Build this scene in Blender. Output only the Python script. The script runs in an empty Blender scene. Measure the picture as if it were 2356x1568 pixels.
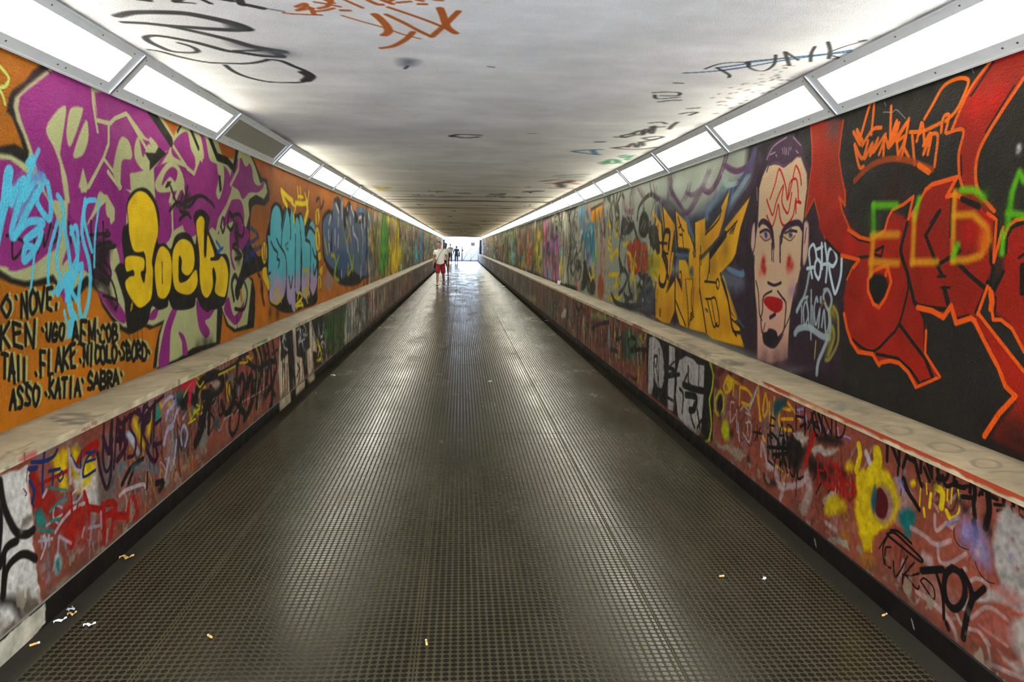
import bpy, bmesh, math, random
import numpy as np
from mathutils import Vector, Matrix
R = math.radians
SC = bpy.context.scene
COL = SC.collection
random.seed(7)

# ---------------------------------------------------------------- camera
FPX, VPX, VPY, ROLL, HC = 1700.0, 1061.0, 567.0, R(0.95), 1.56
PW, PH = 2356.0, 1568.0


class Cam:
    """pin-hole camera: the tunnel axis (+Y) meets the picture at VPX, VPY"""
    def __init__(s):
        d = np.array([(VPX-PW/2)/FPX, -(VPY-PH/2)/FPX, 1.0]); d /= np.linalg.norm(d)
        c, n = math.cos(ROLL), math.sin(ROLL)
        d0 = np.array([c*d[0]-n*d[1], n*d[0]+c*d[1], d[2]])
        a = -math.asin(d0[0]); p = math.asin(d0[1]/math.cos(a))
        r0 = np.array([math.cos(a), -math.sin(a), 0.0])
        u0 = np.array([math.sin(a)*math.sin(p), math.cos(a)*math.sin(p), math.cos(p)])
        s.w = np.array([math.sin(a)*math.cos(p), math.cos(a)*math.cos(p), -math.sin(p)])
        s.r = c*r0+n*u0; s.u = -n*r0+c*u0
        s.C = np.array([0.0, 0.0, HC])

    def on(s, px, ax, val):
        """points of the plane axis=val seen at the photo pixels px (n,2)"""
        px = np.asarray(px, float).reshape(-1, 2)
        d = s.r*((px[:, :1]-PW/2)/FPX)-s.u*((px[:, 1:]-PH/2)/FPX)+s.w
        t = (val-s.C[ax])/d[:, ax]
        return s.C+d*t[:, None]


CAM = Cam()
cd = bpy.data.cameras.new('camera'); cam = bpy.data.objects.new('camera', cd); COL.objects.link(cam)
cd.sensor_fit = 'HORIZONTAL'; cd.sensor_width = 36.0; cd.lens = 36.0*FPX/PW
cd.clip_start = 0.05; cd.clip_end = 400
M = Matrix(((CAM.r[0], CAM.u[0], -CAM.w[0], 0), (CAM.r[1], CAM.u[1], -CAM.w[1], 0), (CAM.r[2], CAM.u[2], -CAM.w[2], HC), (0, 0, 0, 1)))
cam.matrix_world = M
SC.camera = cam

# ---------------------------------------------------------------- world, exposure
vs = SC.view_settings
vs.view_transform = 'Standard'; vs.look = 'None'; vs.gamma = 1.0; vs.use_curve_mapping = False
vs.exposure = 0.35
SC.cycles.max_bounces = 7
SC.cycles.diffuse_bounces = 4
SC.cycles.adaptive_threshold = 0.02
SC.cycles.sample_clamp_indirect = 6.0
wd = bpy.data.worlds.new('overcast_sky'); SC.world = wd; wd.use_nodes = True
bgn = wd.node_tree.nodes['Background']
bgn.inputs['Color'].default_value = (0.70, 0.83, 1.0, 1)
bgn.inputs['Strength'].default_value = 30.0
LAMP_STRENGTH = 20.0

# ---------------------------------------------------------------- sizes (metres)
XLU, XRU = -1.92, 2.165          # painted upper walls
XLL, XRL = -1.69, 1.885          # low walls under the ledges
XLF, XRF = -1.655, 1.85          # ledge fronts
ZLL, ZRL = 0.755, 0.775          # ledge tops
LT = 0.034                       # ledge thickness
ZLAMP, ZCEIL = 2.355, 2.565
XLC, XRC = -1.715, 1.955         # where the sloping light band meets the ceiling
Y0, Y1 = -3.0, 80.0
ZSK = 0.10

# ---------------------------------------------------------------- helpers
def s2l(c):
    c = np.asarray(c, float)
    return np.where(c <= 0.04045, c/12.92, ((c+0.055)/1.055)**2.4)


def hx(h):
    return np.array([int(h[i:i+2], 16)/255 for i in (0, 2, 4)])


def lin(h, k=1.0):
    return tuple(np.clip(s2l(hx(h))*k, 0, 1))+(1.0,)


class NT:
    """small node-graph writer"""
    def __init__(s, name):
        s.m = bpy.data.materials.new(name); s.m.use_nodes = True
        s.t = s.m.node_tree; s.t.nodes.clear()
        s.out = s.t.nodes.new('ShaderNodeOutputMaterial')

    def n(s, kind, **kw):
        nd = s.t.nodes.new('ShaderNode'+kind)
        for k, v in kw.items():
            if k[0] == '_':
                setattr(nd, k[1:], v)
            else:
                key = k.replace('__', ' ')
                key = int(key[1:]) if key[0] == 'i' and key[1:].isdigit() else key
                if hasattr(v, 'is_linked') or isinstance(v, bpy.types.NodeSocket):
                    s.t.links.new(v, nd.inputs[key])
                else:
                    nd.inputs[key].default_value = v
        return nd

    def math(s, op, a, b=0.0, c=0.0):
        return s.n('Math', _operation=op, i0=a, i1=b, i2=c).outputs[0]

    def mix(s, fac, a, b, mode='MIX'):
        nd = s.n('Mix', _data_type='RGBA', _blend_type=mode)
        for i, v in ((0, fac), (6, a), (7, b)):
            if isinstance(v, bpy.types.NodeSocket):
                s.t.links.new(v, nd.inputs[i])
            else:
                nd.inputs[i].default_value = v
        return nd.outputs[2]

    def ramp(s, fac, stops):
        nd = s.n('ValToRGB', Fac=fac); e = nd.color_ramp.elements
        while len(e) < len(stops):
            e.new(0.5)
        for q, (p, c) in zip(e, stops):
            q.position = p; q.color = c if len(c) == 4 else tuple(c)+(1,)
        return nd.outputs[0]

    def noise(s, vec, scale, detail=4.0, rough=0.55):
        return s.n('TexNoise', Vector=vec, Scale=scale, Detail=detail, Roughness=rough).outputs[0]

    def pos(s, scale=(1, 1, 1)):
        g = s.n('NewGeometry').outputs['Position']
        return s.n('Mapping', Vector=g, Scale=scale).outputs[0]

    def obj(s, scale=(1, 1, 1)):
        g = s.n('TexCoord').outputs['Object']
        return s.n('Mapping', Vector=g, Scale=scale).outputs[0]

    def bump(s, h, strength=0.3, dist=0.01):
        return s.n('Bump', Height=h, Strength=strength, Distance=dist).outputs[0]

    def done(s, color, rough=0.6, normal=None, metal=0.0, spec=0.5, emit=None, estr=0.0, alpha=None):
        b = s.n('BsdfPrincipled')
        def put(k, v):
            if isinstance(v, bpy.types.NodeSocket):
                s.t.links.new(v, b.inputs[k])
            else:
                b.inputs[k].default_value = v
        put('Base Color', color); put('Roughness', rough); put('Metallic', metal); put('Specular IOR Level', spec)
        if normal is not None: put('Normal', normal)
        if emit is not None: put('Emission Color', emit); put('Emission Strength', estr)
        if alpha is not None: put('Alpha', alpha)
        s.t.links.new(b.outputs[0], s.out.inputs[0])
        return s.m


def simple(name, col, rough=0.6, var=0.12, scale=30.0, metal=0.0, bump=0.0, spec=0.5):
    t = NT(name); p = t.obj()
    nz = t.noise(p, scale)
    c = t.mix(nz, tuple(np.array(col[:3])*(1-var))+(1,), tuple(np.clip(np.array(col[:3])*(1+var), 0, 1))+(1,))
    nm = t.bump(t.noise(p, scale*4), bump, 0.004) if bump else None
    return t.done(c, rough, nm, metal, spec)


def link(name, me, parent=None, mats=()):
    o = bpy.data.objects.new(name, me); COL.objects.link(o)
    for m in mats: me.materials.append(m)
    if parent is not None: o.parent = parent
    return o


def tag(o, label=None, cat=None, group=None, kind=None):
    if label: o['label'] = label
    if cat: o['category'] = cat
    if group: o['group'] = group
    if kind: o['kind'] = kind
    return o


def empty(name, loc=(0, 0, 0), rz=0.0):
    o = bpy.data.objects.new(name, None); COL.objects.link(o); o.location = loc; o.rotation_euler = (0, 0, rz)
    o.empty_display_size = 0.1
    return o


class MB:
    """mesh builder: several shapes -> one mesh"""
    def __init__(s):
        s.bm = bmesh.new()

    def poly(s, pts, mi=0):
        f = s.bm.faces.new([s.bm.verts.new(p) for p in pts]); f.material_index = mi; return f

    def box(s, a, b, mi=0):
        x0, y0, z0 = a; x1, y1, z1 = b
        v = [s.bm.verts.new(p) for p in ((x0, y0, z0), (x1, y0, z0), (x1, y1, z0), (x0, y1, z0), (x0, y0, z1), (x1, y0, z1), (x1, y1, z1), (x0, y1, z1))]
        for q in ((3, 2, 1, 0), (4, 5, 6, 7), (0, 1, 5, 4), (1, 2, 6, 5), (2, 3, 7, 6), (3, 0, 4, 7)):
            s.bm.faces.new([v[i] for i in q]).material_index = mi

    def tube(s, pts, r, n=8, mi=0, cap=True):
        pts = [Vector(p) for p in pts]; rs = r if isinstance(r, (list, tuple)) else [r]*len(pts)
        rings = []
        for i, p in enumerate(pts):
            t = (pts[min(i+1, len(pts)-1)]-pts[max(i-1, 0)]).normalized()
            a = Vector((0, 0, 1)) if abs(t.z) < 0.9 else Vector((1, 0, 0))
            e = t.cross(a).normalized(); g = t.cross(e)
            rings.append([s.bm.verts.new(p+(e*math.cos(2*math.pi*k/n)+g*math.sin(2*math.pi*k/n))*rs[i]) for k in range(n)])
        for A, B in zip(rings, rings[1:]):
            for k in range(n):
                f = s.bm.faces.new((A[k], A[(k+1) % n], B[(k+1) % n], B[k])); f.material_index = mi; f.smooth = True
        if cap:
            s.bm.faces.new(rings[0][::-1]).material_index = mi; s.bm.faces.new(rings[-1]).material_index = mi

    def build(s, name, mats, parent=None, bevel=0.0):
        bmesh.ops.recalc_face_normals(s.bm, faces=s.bm.faces)
        me = bpy.data.meshes.new(name); s.bm.to_mesh(me); s.bm.free()
        o = link(name, me, parent, mats if isinstance(mats, (list, tuple)) else [mats])
        if bevel:
            md = o.modifiers.new('bevel', 'BEVEL'); md.width = bevel; md.segments = 2; md.limit_method = 'ANGLE'
        return o


# ---------------------------------------------------------------- paint: colour laid on dense wall meshes
def vnoise(u, v, sc, seed=0):
    x = u/sc+seed*17.3; y = v/sc+seed*5.7
    xi = np.floor(x); yi = np.floor(y); fx = x-xi; fy = y-yi
    fx = fx*fx*(3-2*fx); fy = fy*fy*(3-2*fy)
    def h(a, b):
        q = np.sin(a*127.1+b*311.7+seed*74.7)*43758.5453
        return q-np.floor(q)
    return (h(xi, yi)*(1-fx)+h(xi+1, yi)*fx)*(1-fy)+(h(xi, yi+1)*(1-fx)+h(xi+1, yi+1)*fx)*fy


def fnoise(u, v, sc, seed=0):
    return 0.55*vnoise(u, v, sc, seed)+0.28*vnoise(u, v, sc*0.47, seed+3)+0.17*vnoise(u, v, sc*0.21, seed+6)


def crom(p, closed=False, k=6):
    p = np.asarray(p, float); n = len(p)
    if n < 3: return p
    out = []
    for i in range(n if closed else n-1):
        a, b, c, d = (p[(i-1) % n], p[i], p[(i+1) % n], p[(i+2) % n]) if closed else (p[max(i-1, 0)], p[i], p[i+1], p[min(i+2, n-1)])
        for t in np.arange(k)/k:
            out.append(0.5*((2*b)+(-a+c)*t+(2*a-5*b+4*c-d)*t*t+(-a+3*b-3*c+d)*t**3))
    if not closed: out.append(p[-1])
    return np.array(out)


def pts(s, org=(0, 0), k=1.0):
    if isinstance(s, str):
        a = np.array([[float(q) for q in w.split(',')] for w in s.split()])
    else:
        a = np.asarray(s, float)
    return a*k+np.array(org, float)


class Canvas:
    """surface on plane axis ax = val; u runs along the tunnel (y), v across (z or x)"""
    def __init__(s, ax, val, v0, v1, y_start, q, base, va=None):
        s.ax, s.val, s.va = ax, val, (2 if ax == 0 else 0) if va is None else va
        s.blocks = []
        D = abs(val) if ax == 0 else abs(val-HC)
        y = y_start; edges = [(Y0, y, 24, 12)]
        while y < Y1-0.01:
            ye = min(y*1.5, Y1)
            if Y1-ye < 3: ye = Y1
            nu = max(8, int(FPX*D*(1/y-1/ye)/q))
            vs_ = FPX/y
            nv = max(8, int((v1-v0)*vs_/q))
            edges.append((y, ye, nu, nv)); y = ye
        for a, b, nu, nv in edges:
            u = 1/np.linspace(1/a, 1/b, nu+1) if a > 0 else np.linspace(a, b, nu+1)
            v = np.linspace(v0, v1, nv+1)
            U, V = np.meshgrid(u, v, indexing='ij')
            c = np.empty(U.shape+(3,), np.float32); c[:] = base
            s.blocks.append([u, v, U, V, c])
        s.org, s.k = (0, 0), 1.0
        s.w_all = 1.0
        s.crop_w = 0.0          # >0: stroke widths are given in the enlarged crop's pixels

    def at(s, ox=0, oy=0, k=1.0):
        s.org, s.k = (ox, oy), k

    def wall(s, p):
        q = CAM.on(p, s.ax, s.val)
        return q[:, [1, s.va]], np.linalg.norm((q-CAM.C)@CAM.w.reshape(3, 1), axis=1)/FPX

    def _each(s, P, pad):
        lo, hi = P.min(0)-pad, P.max(0)+pad
        for B in s.blocks:
            u, v, U, V, c = B
            i0, i1 = np.searchsorted(u, lo[0]), np.searchsorted(u, hi[0])
            j0, j1 = np.searchsorted(v, lo[1]), np.searchsorted(v, hi[1])
            if i1 > i0 and j1 > j0:
                yield U[i0:i1, j0:j1], V[i0:i1, j0:j1], c[i0:i1, j0:j1]

    def put(s, c, col, al, U, V, col2=None, grad=None):
        al = np.clip(al, 0, 1)[..., None]
        k = np.asarray(col, np.float32)
        if col2 is not None:
            t = grad(U, V)[..., None]; k = k*(1-t)+np.asarray(col2, np.float32)*t
        c += (k-c)*al

    def poly(s, col, p, sm=1, soft=0.004, alpha=1.0, col2=None, grad=None, wob=0.0, raw=False, speck=0.0):
        P = pts(p, s.org, s.k)
        if sm: P = crom(P, True, 5)
        if not raw:
            P, _ = s.wall(P)
        col = hx(col) if isinstance(col, str) else col
        if isinstance(col2, str): col2 = hx(col2)
        for U, V, c in s._each(P, soft*2+wob):
            d2 = np.full(U.shape, 1e9); ins = np.zeros(U.shape, bool)
            X, Y = U, V
            if wob:
                X = U+(fnoise(U, V, wob*3, 11)-.5)*wob*2; Y = V+(fnoise(U, V, wob*3, 23)-.5)*wob*2
            for (ax, ay), (bx, by) in zip(P, np.roll(P, -1, 0)):
                dx, dy = bx-ax, by-ay; L = dx*dx+dy*dy
                if L < 1e-14: continue
                t = np.clip(((X-ax)*dx+(Y-ay)*dy)/L, 0, 1)
                d2 = np.minimum(d2, (X-ax-t*dx)**2+(Y-ay-t*dy)**2)
                if abs(dy) > 1e-12:
                    ins ^= ((ay > Y) != (by > Y)) & (X < dx*(Y-ay)/dy+ax)
            sd = np.sqrt(d2)*np.where(ins, 1, -1)
            gs = max(abs(U[-1, 0]-U[0, 0])/max(1, U.shape[0]-1), abs(V[0, -1]-V[0, 0])/max(1, U.shape[1]-1))
            a = alpha*np.clip(0.5+sd/max(2*soft, 0.7*gs), 0, 1)
            if speck: a = a*np.clip((fnoise(U, V, 0.03, 5)-speck)*9+.5, 0, 1)
            s.put(c, col, a, U, V, col2, grad)

    def line(s, col, p, w=6, sm=1, soft=0.35, alpha=1.0, taper=0.0, raw=False, drip=0, w1=None, dry=0.0, mpp=None):
        """w in photo pixels (thickness of a level stroke there)"""
        P = pts(p, s.org, s.k)
        if len(P) == 1: P = np.vstack([P, P+[0.5, 0.5]])
        if sm: P = crom(P, False, 5)
        n = len(P)
        if raw:
            W = np.full(n, w*0.5)
        else:
            P, mp = s.wall(P); W = 0.5*w*mp*(s.k*s.crop_w if s.crop_w and s.k != 1 else 1)
        if w1 is not None: W = W*np.linspace(1, w1/w, n)
        W = W*s.w_all
        if taper: W = W*(1-taper*np.abs(np.linspace(-1, 1, n))**2)
        col = hx(col) if isinstance(col, str) else col
        wm = W.max()
        pm = P.mean(0)
        for U, V, c in s._each(P, wm*1.6+0.04):
            gs = max(abs(U[-1, 0]-U[0, 0])/max(1, U.shape[0]-1), abs(V[0, -1]-V[0, 0])/max(1, U.shape[1]-1))
            add = max(0.0, 0.55*gs-wm); fade = min(1.0, (wm+0.25*gs)/(wm+add))
            sd = np.full(U.shape, -1e9)
            for i in range(n-1):
                (ax, ay), (bx, by) = P[i], P[i+1]
                dx, dy = bx-ax, by-ay; L = dx*dx+dy*dy+1e-14
                t = np.clip(((U-ax)*dx+(V-ay)*dy)/L, 0, 1)
                d = np.sqrt((U-ax-t*dx)**2+(V-ay-t*dy)**2)
                sd = np.maximum(sd, (W[i]+(W[i+1]-W[i])*t)-d)
            a = alpha*fade*np.clip(0.5+(sd+add)/max(wm*soft, 0.8*gs), 0, 1)
            if dry: a = a*np.clip((fnoise(U, V*0.5, 0.02, 8)-dry)*8+.5, 0, 1)
            s.put(c, col, a, U, V)
        if drip:
            rg = random.Random(int(abs(P[0, 0]*1000)+n))
            for _ in range(drip):
                i = rg.randrange(n); l = rg.uniform(.03, .14)
                q = np.array([P[i], P[i]+[0, -l]])
                s.line(col, q, wm*rg.uniform(.35, .6), 0, 0.4, alpha, raw=True)

    def fog(s, col, p, r, alpha=0.5):
        """soft spray cloud, r in px"""
        P = pts(p, s.org, s.k); P, mp = s.wall(P)
        col = hx(col) if isinstance(col, str) else col
        for q, m in zip(P, mp):
            rr = r*m*(0.6 if s.crop_w else 1)
            for U, V, c in s._each(q[None], rr*1.8):
                d = ((U-q[0])**2+(V-q[1])**2)/(rr*rr)
                a = alpha*np.exp(-d*1.2)*(0.55+0.9*fnoise(U, V, 0.025, 9))
                s.put(c, col, a, U, V)

    def tint(s, fn):
        for u, v, U, V, c in s.blocks: fn(U, V, c)

    def streaks(s, u_from, amp, seed):
        """run-down, weathered paint: upright streaks"""
        rg = np.random.RandomState(seed)
        for u, v, U, V, c in s.blocks:
            nu, nv = U.shape
            m = max(3, int((v[-1]-v[0])/.16))
            r = rg.normal(0, 1, (nu, m)); x = np.linspace(0, m-1.001, nv); i = x.astype(int); f = x-i
            r = r[:, i]*(1-f)+r[:, i+1]*f if m > 1 else r[:, i]
            k = np.clip((u-u_from)/4, 0, 1)[:, None]*amp
            c *= np.clip(1+r*k, .25, 1.7)[..., None].astype(np.float32)

# ---------------------------------------------------------------- materials
def paint_mat(name, rough, grain, bump_s, bump_scale, spec=0.5, bdist=0.004):
    t = NT(name)
    a = t.n('Attribute', _attribute_name='paint').outputs['Color']
    p = t.pos()
    g = t.noise(p, 260.0, 3.0, 0.7)
    k = t.n('MapRange', Value=g, i1=0.3, i2=0.7, i3=1.0-grain, i4=1.0+grain).outputs[0]
    c = t.mix(1.0, a, t.n('CombineColor', i0=k, i1=k, i2=k).outputs[0], 'MULTIPLY')
    d = t.noise(p, 2.2, 6.0, 0.65)
    k2 = t.n('MapRange', Value=d, i1=0.3, i2=0.75, i3=0.88, i4=1.1).outputs[0]
    c = t.mix(1.0, c, t.n('CombineColor', i0=k2, i1=k2, i2=k2).outputs[0], 'MULTIPLY')
    nb = t.noise(p, bump_scale, 3.0, 0.6)
    rg = t.n('MapRange', Value=t.noise(p, 9.0, 4.0), i1=0.3, i2=0.7, i3=rough-0.08, i4=rough+0.1).outputs[0]
    return t.done(c, rg, t.bump(nb, bump_s, bdist), 0.0, spec)


M_PLASTER = paint_mat('painted_rough_plaster', 0.72, 0.25, 0.75, 105.0, 0.07, 0.008)
M_PANEL = paint_mat('painted_smooth_panel', 0.5, 0.08, 0.06, 60.0, 0.14)
M_STONE = paint_mat('worn_stone', 0.6, 0.10, 0.15, 120.0, 0.35)
M_CEIL = paint_mat('sprayed_ceiling_plaster', 0.8, 0.24, 0.8, 150.0, 0.2, 0.006)
M_BACK = simple('concrete_back', (0.2, 0.19, 0.18), 0.9)


def floor_mat():
    t = NT('studded_rubber')
    g = t.n('NewGeometry').outputs['Position']
    sp = t.n('SeparateXYZ', Vector=g)
    X, Y = sp.outputs[0], sp.outputs[1]
    S = 1/0.0302
    fx = t.math('SUBTRACT', t.math('FRACT', t.math('MULTIPLY', X, S)), 0.5)
    fy = t.math('SUBTRACT', t.math('FRACT', t.math('MULTIPLY', Y, S)), 0.5)
    d = t.math('SQRT', t.math('ADD', t.math('MULTIPLY', fx, fx), t.math('MULTIPLY', fy, fy)))
    disc = t.n('MapRange', Value=d, i1=0.455, i2=0.41, i3=0.0, i4=1.0).outputs[0]
    # plain border along both walls, seams between the mats
    ax = t.math('ABSOLUTE', t.math('SUBTRACT', X, 0.095))
    inside = t.n('MapRange', Value=ax, i1=1.672, i2=1.664, i3=0.0, i4=1.0).outputs[0]
    sx = t.math('ABSOLUTE', t.math('SUBTRACT', t.math('FRACT', t.math('MULTIPLY', t.math('ADD', X, 0.165), 1/1.0)), 0.5))
    seamx = t.n('MapRange', Value=sx, i1=0.4965, i2=0.4985, i3=1.0, i4=0.0).outputs[0]
    sy = t.math('ABSOLUTE', t.math('SUBTRACT', t.math('FRACT', t.math('MULTIPLY', t.math('ADD', Y, 0.3), 1/2.13)), 0.5))
    seamy = t.n('MapRange', Value=sy, i1=0.4980, i2=0.4992, i3=1.0, i4=0.0).outputs[0]
    keep = t.math('MULTIPLY', t.math('MULTIPLY', inside, seamx), seamy)
    disc = t.math('MULTIPLY', disc, keep)
    p = t.pos()
    dirt = t.noise(t.pos((1.4, 0.5, 1)), 1.6, 6.0, 0.6)
    fine = t.noise(p, 160.0, 3.0, 0.7)
    dk = t.n('MapRange', Value=dirt, i1=0.3, i2=0.7, i3=0.75, i4=1.3).outputs[0]
    gap = t.mix(fine, (0.030, 0.025, 0.0135, 1), (0.058, 0.049, 0.028, 1))
    top = t.mix(fine, (0.004, 0.0034, 0.0022, 1), (0.011, 0.0095, 0.006, 1))
    c = t.mix(disc, gap, top)
    edge = t.mix(fine, (0.018, 0.015, 0.011, 1), (0.045, 0.038, 0.028, 1))
    c = t.mix(inside, edge, c)
    c = t.mix(1.0, c, t.n('CombineColor', i0=dk, i1=dk, i2=dk).outputs[0], 'MULTIPLY')
    rr = t.n('MapRange', Value=disc, i1=0.0, i2=1.0, i3=0.85, i4=0.21).outputs[0]
    rr = t.math('ADD', rr, t.n('MapRange', Value=dirt, i1=0.3, i2=0.7, i3=-0.05, i4=0.1).outputs[0])
    h = t.n('MapRange', Value=d, i1=0.47, i2=0.36, i3=0.0, i4=1.0).outputs[0]
    h = t.math('MULTIPLY', h, keep)
    return t.done(c, rr, t.bump(h, 0.2, 0.002), 0.0, t.math('MULTIPLY', disc, 0.16))


M_FLOOR = floor_mat()
M_METAL = simple('painted_grey_metal', (0.50, 0.50, 0.47), 0.5, 0.12, 14.0, 0.1, 0.05)
M_BAR = simple('bright_steel_bar', (0.62, 0.64, 0.68), 0.3, 0.08, 20.0, 0.9)
M_HOLE = simple('dark_screw_hole', (0.03, 0.03, 0.03), 0.7)


def diffuser_mat(name, lit):
    t = NT(name); p = t.pos()
    if lit:
        n = t.noise(p, 5.0, 5.0, 0.6)
        c = t.mix(n, (0.95, 0.93, 0.78, 1), (1.0, 0.97, 0.84, 1))
        return t.done((0.8, 0.8, 0.78, 1), 0.4, None, 0, 0.4, c, LAMP_STRENGTH)
    n = t.noise(p, 3.0, 6.0, 0.65)
    c = t.mix(n, (0.14, 0.125, 0.09, 1), (0.24, 0.22, 0.17, 1))
    return t.done(c, 0.35, t.bump(t.noise(p, 90.0), 0.1, 0.003), 0, 0.4)


M_LIT = diffuser_mat('lit_lamp_diffuser', True)
M_DEAD = diffuser_mat('dead_lamp_diffuser', False)


# ---------------------------------------------------------------- tunnel shell
def surface(name, parts, mat, kind='structure', extra=None, sat=1.0):
    """several canvases -> one mesh with a colour attribute"""
    vs_, fs_, cs_ = [], [], []; off = 0
    for s, gain in parts:
        for u, v, U, V, c in s.blocks:
            nu, nv = U.shape
            co = np.empty((nu*nv, 3), np.float32); co[:, s.ax] = s.val; co[:, 1] = U.ravel(); co[:, s.va] = V.ravel()
            i = np.arange((nu-1)*(nv-1)); a = (i//(nv-1))*nv+i % (nv-1)+off
            vs_.append(co); fs_.append(np.stack([a, a+nv, a+nv+1, a+1], 1))
            l_ = s2l(np.clip(c.reshape(-1, 3), 0, 1)); g_ = l_.mean(1, keepdims=True)
            cs_.append(np.clip((g_+(l_-g_)*sat)*gain, 0.002, 0.92)); off += nu*nv
        s.blocks = []
    co = np.concatenate(vs_); f = np.concatenate(fs_).astype(np.int32); c = np.concatenate(cs_)
    if extra is not None:
        b = MB(); [b.box(*e) for e in extra]
        ec = np.array([v.co[:] for v in b.bm.verts], np.float32); b.bm.verts.index_update()
        ef = np.array([[v.index for v in q.verts] for q in b.bm.faces], np.int32)+len(co)
        b.bm.free()
        c = np.concatenate([c, np.tile(c.mean(0), (len(ec), 1))]); co = np.concatenate([co, ec]); f = np.concatenate([f, ef])
    me = bpy.data.meshes.new(name)
    me.vertices.add(len(co)); me.vertices.foreach_set('co', co.astype(np.float32).ravel())
    me.loops.add(len(f)*4); me.loops.foreach_set('vertex_index', f.ravel())
    me.polygons.add(len(f)); me.polygons.foreach_set('loop_start', np.arange(0, len(f)*4, 4, dtype=np.int32))
    me.update(calc_edges=True)
    col = np.ones((len(co), 4), np.float32); col[:, :3] = c
    at = me.color_attributes.new('paint', 'BYTE_COLOR', 'POINT'); at.data.foreach_set('color', col.ravel())
    o = link(name, me, None, [mat])
    if kind: o['kind'] = kind
    return o


def make_shell():
    e = 0.004
    surface('wall_left', [(WUL, G_UL)], M_PLASTER, extra=[((XLU-0.2, Y0, ZLL-.05), (XLU-e, Y1, ZCEIL+.1))], sat=1.15)
    surface('wall_right', [(WUR, G_UR)], M_PLASTER, extra=[((XRU+e, Y0, ZRL-.05), (XRU+0.2, Y1, ZCEIL+.1))], sat=1.15)
    surface('wall_lower_left', [(WLL, G_LL)], M_PANEL, extra=[((XLU-0.2, Y0, -.05), (XLL-e, Y1, ZLL-LT))], sat=1.08)
    surface('wall_lower_right', [(WLR, G_LR)], M_PANEL, extra=[((XRL+e, Y0, -.05), (XRU+0.2, Y1, ZRL-LT))], sat=1.08)
    surface('baseboard_left', [(BBL, 1.0)], M_PANEL, extra=[((XLL-.002, Y0, 0), (XLL+.010, Y1, ZSK))])
    surface('baseboard_right', [(BBR, 1.0)], M_PANEL, extra=[((XRL-.010, Y0, 0), (XRL+.002, Y1, ZSK))])
    surface('trim_1', [(LTL, G_LEDGE), (LFL, G_LEDGE)], M_STONE, extra=[((XLU, Y0, ZLL-LT), (XLF-.002, Y1, ZLL-.002))])
    surface('trim_2', [(LTR, G_LEDGE), (LFR, G_LEDGE)], M_STONE, extra=[((XRF+.002, Y0, ZRL-LT), (XRU, Y1, ZRL-.002))])
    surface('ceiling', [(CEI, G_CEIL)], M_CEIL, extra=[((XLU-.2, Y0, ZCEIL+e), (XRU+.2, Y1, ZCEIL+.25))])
    b = MB(); b.box((XLU-.2, Y0, -.12), (XRU+.2, Y1+6, 0.0))
    o = b.build('floor', M_FLOOR); o['kind'] = 'structure'


# ---------------------------------------------------------------- light band
ORD = 'first second third fourth fifth sixth seventh eighth ninth tenth eleventh twelfth thirteenth fourteenth fifteenth sixteenth seventeenth eighteenth nineteenth twentieth'.split()
TENS = {2: 'twenty', 3: 'thirty', 4: 'forty', 5: 'fifty'}


def ordinal(n):
    if n <= 20: return ORD[n-1]
    t, u = divmod(n, 10)
    return (TENS[t][:-1]+'ieth') if u == 0 else TENS[t]+'-'+ORD[u-1]


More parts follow.
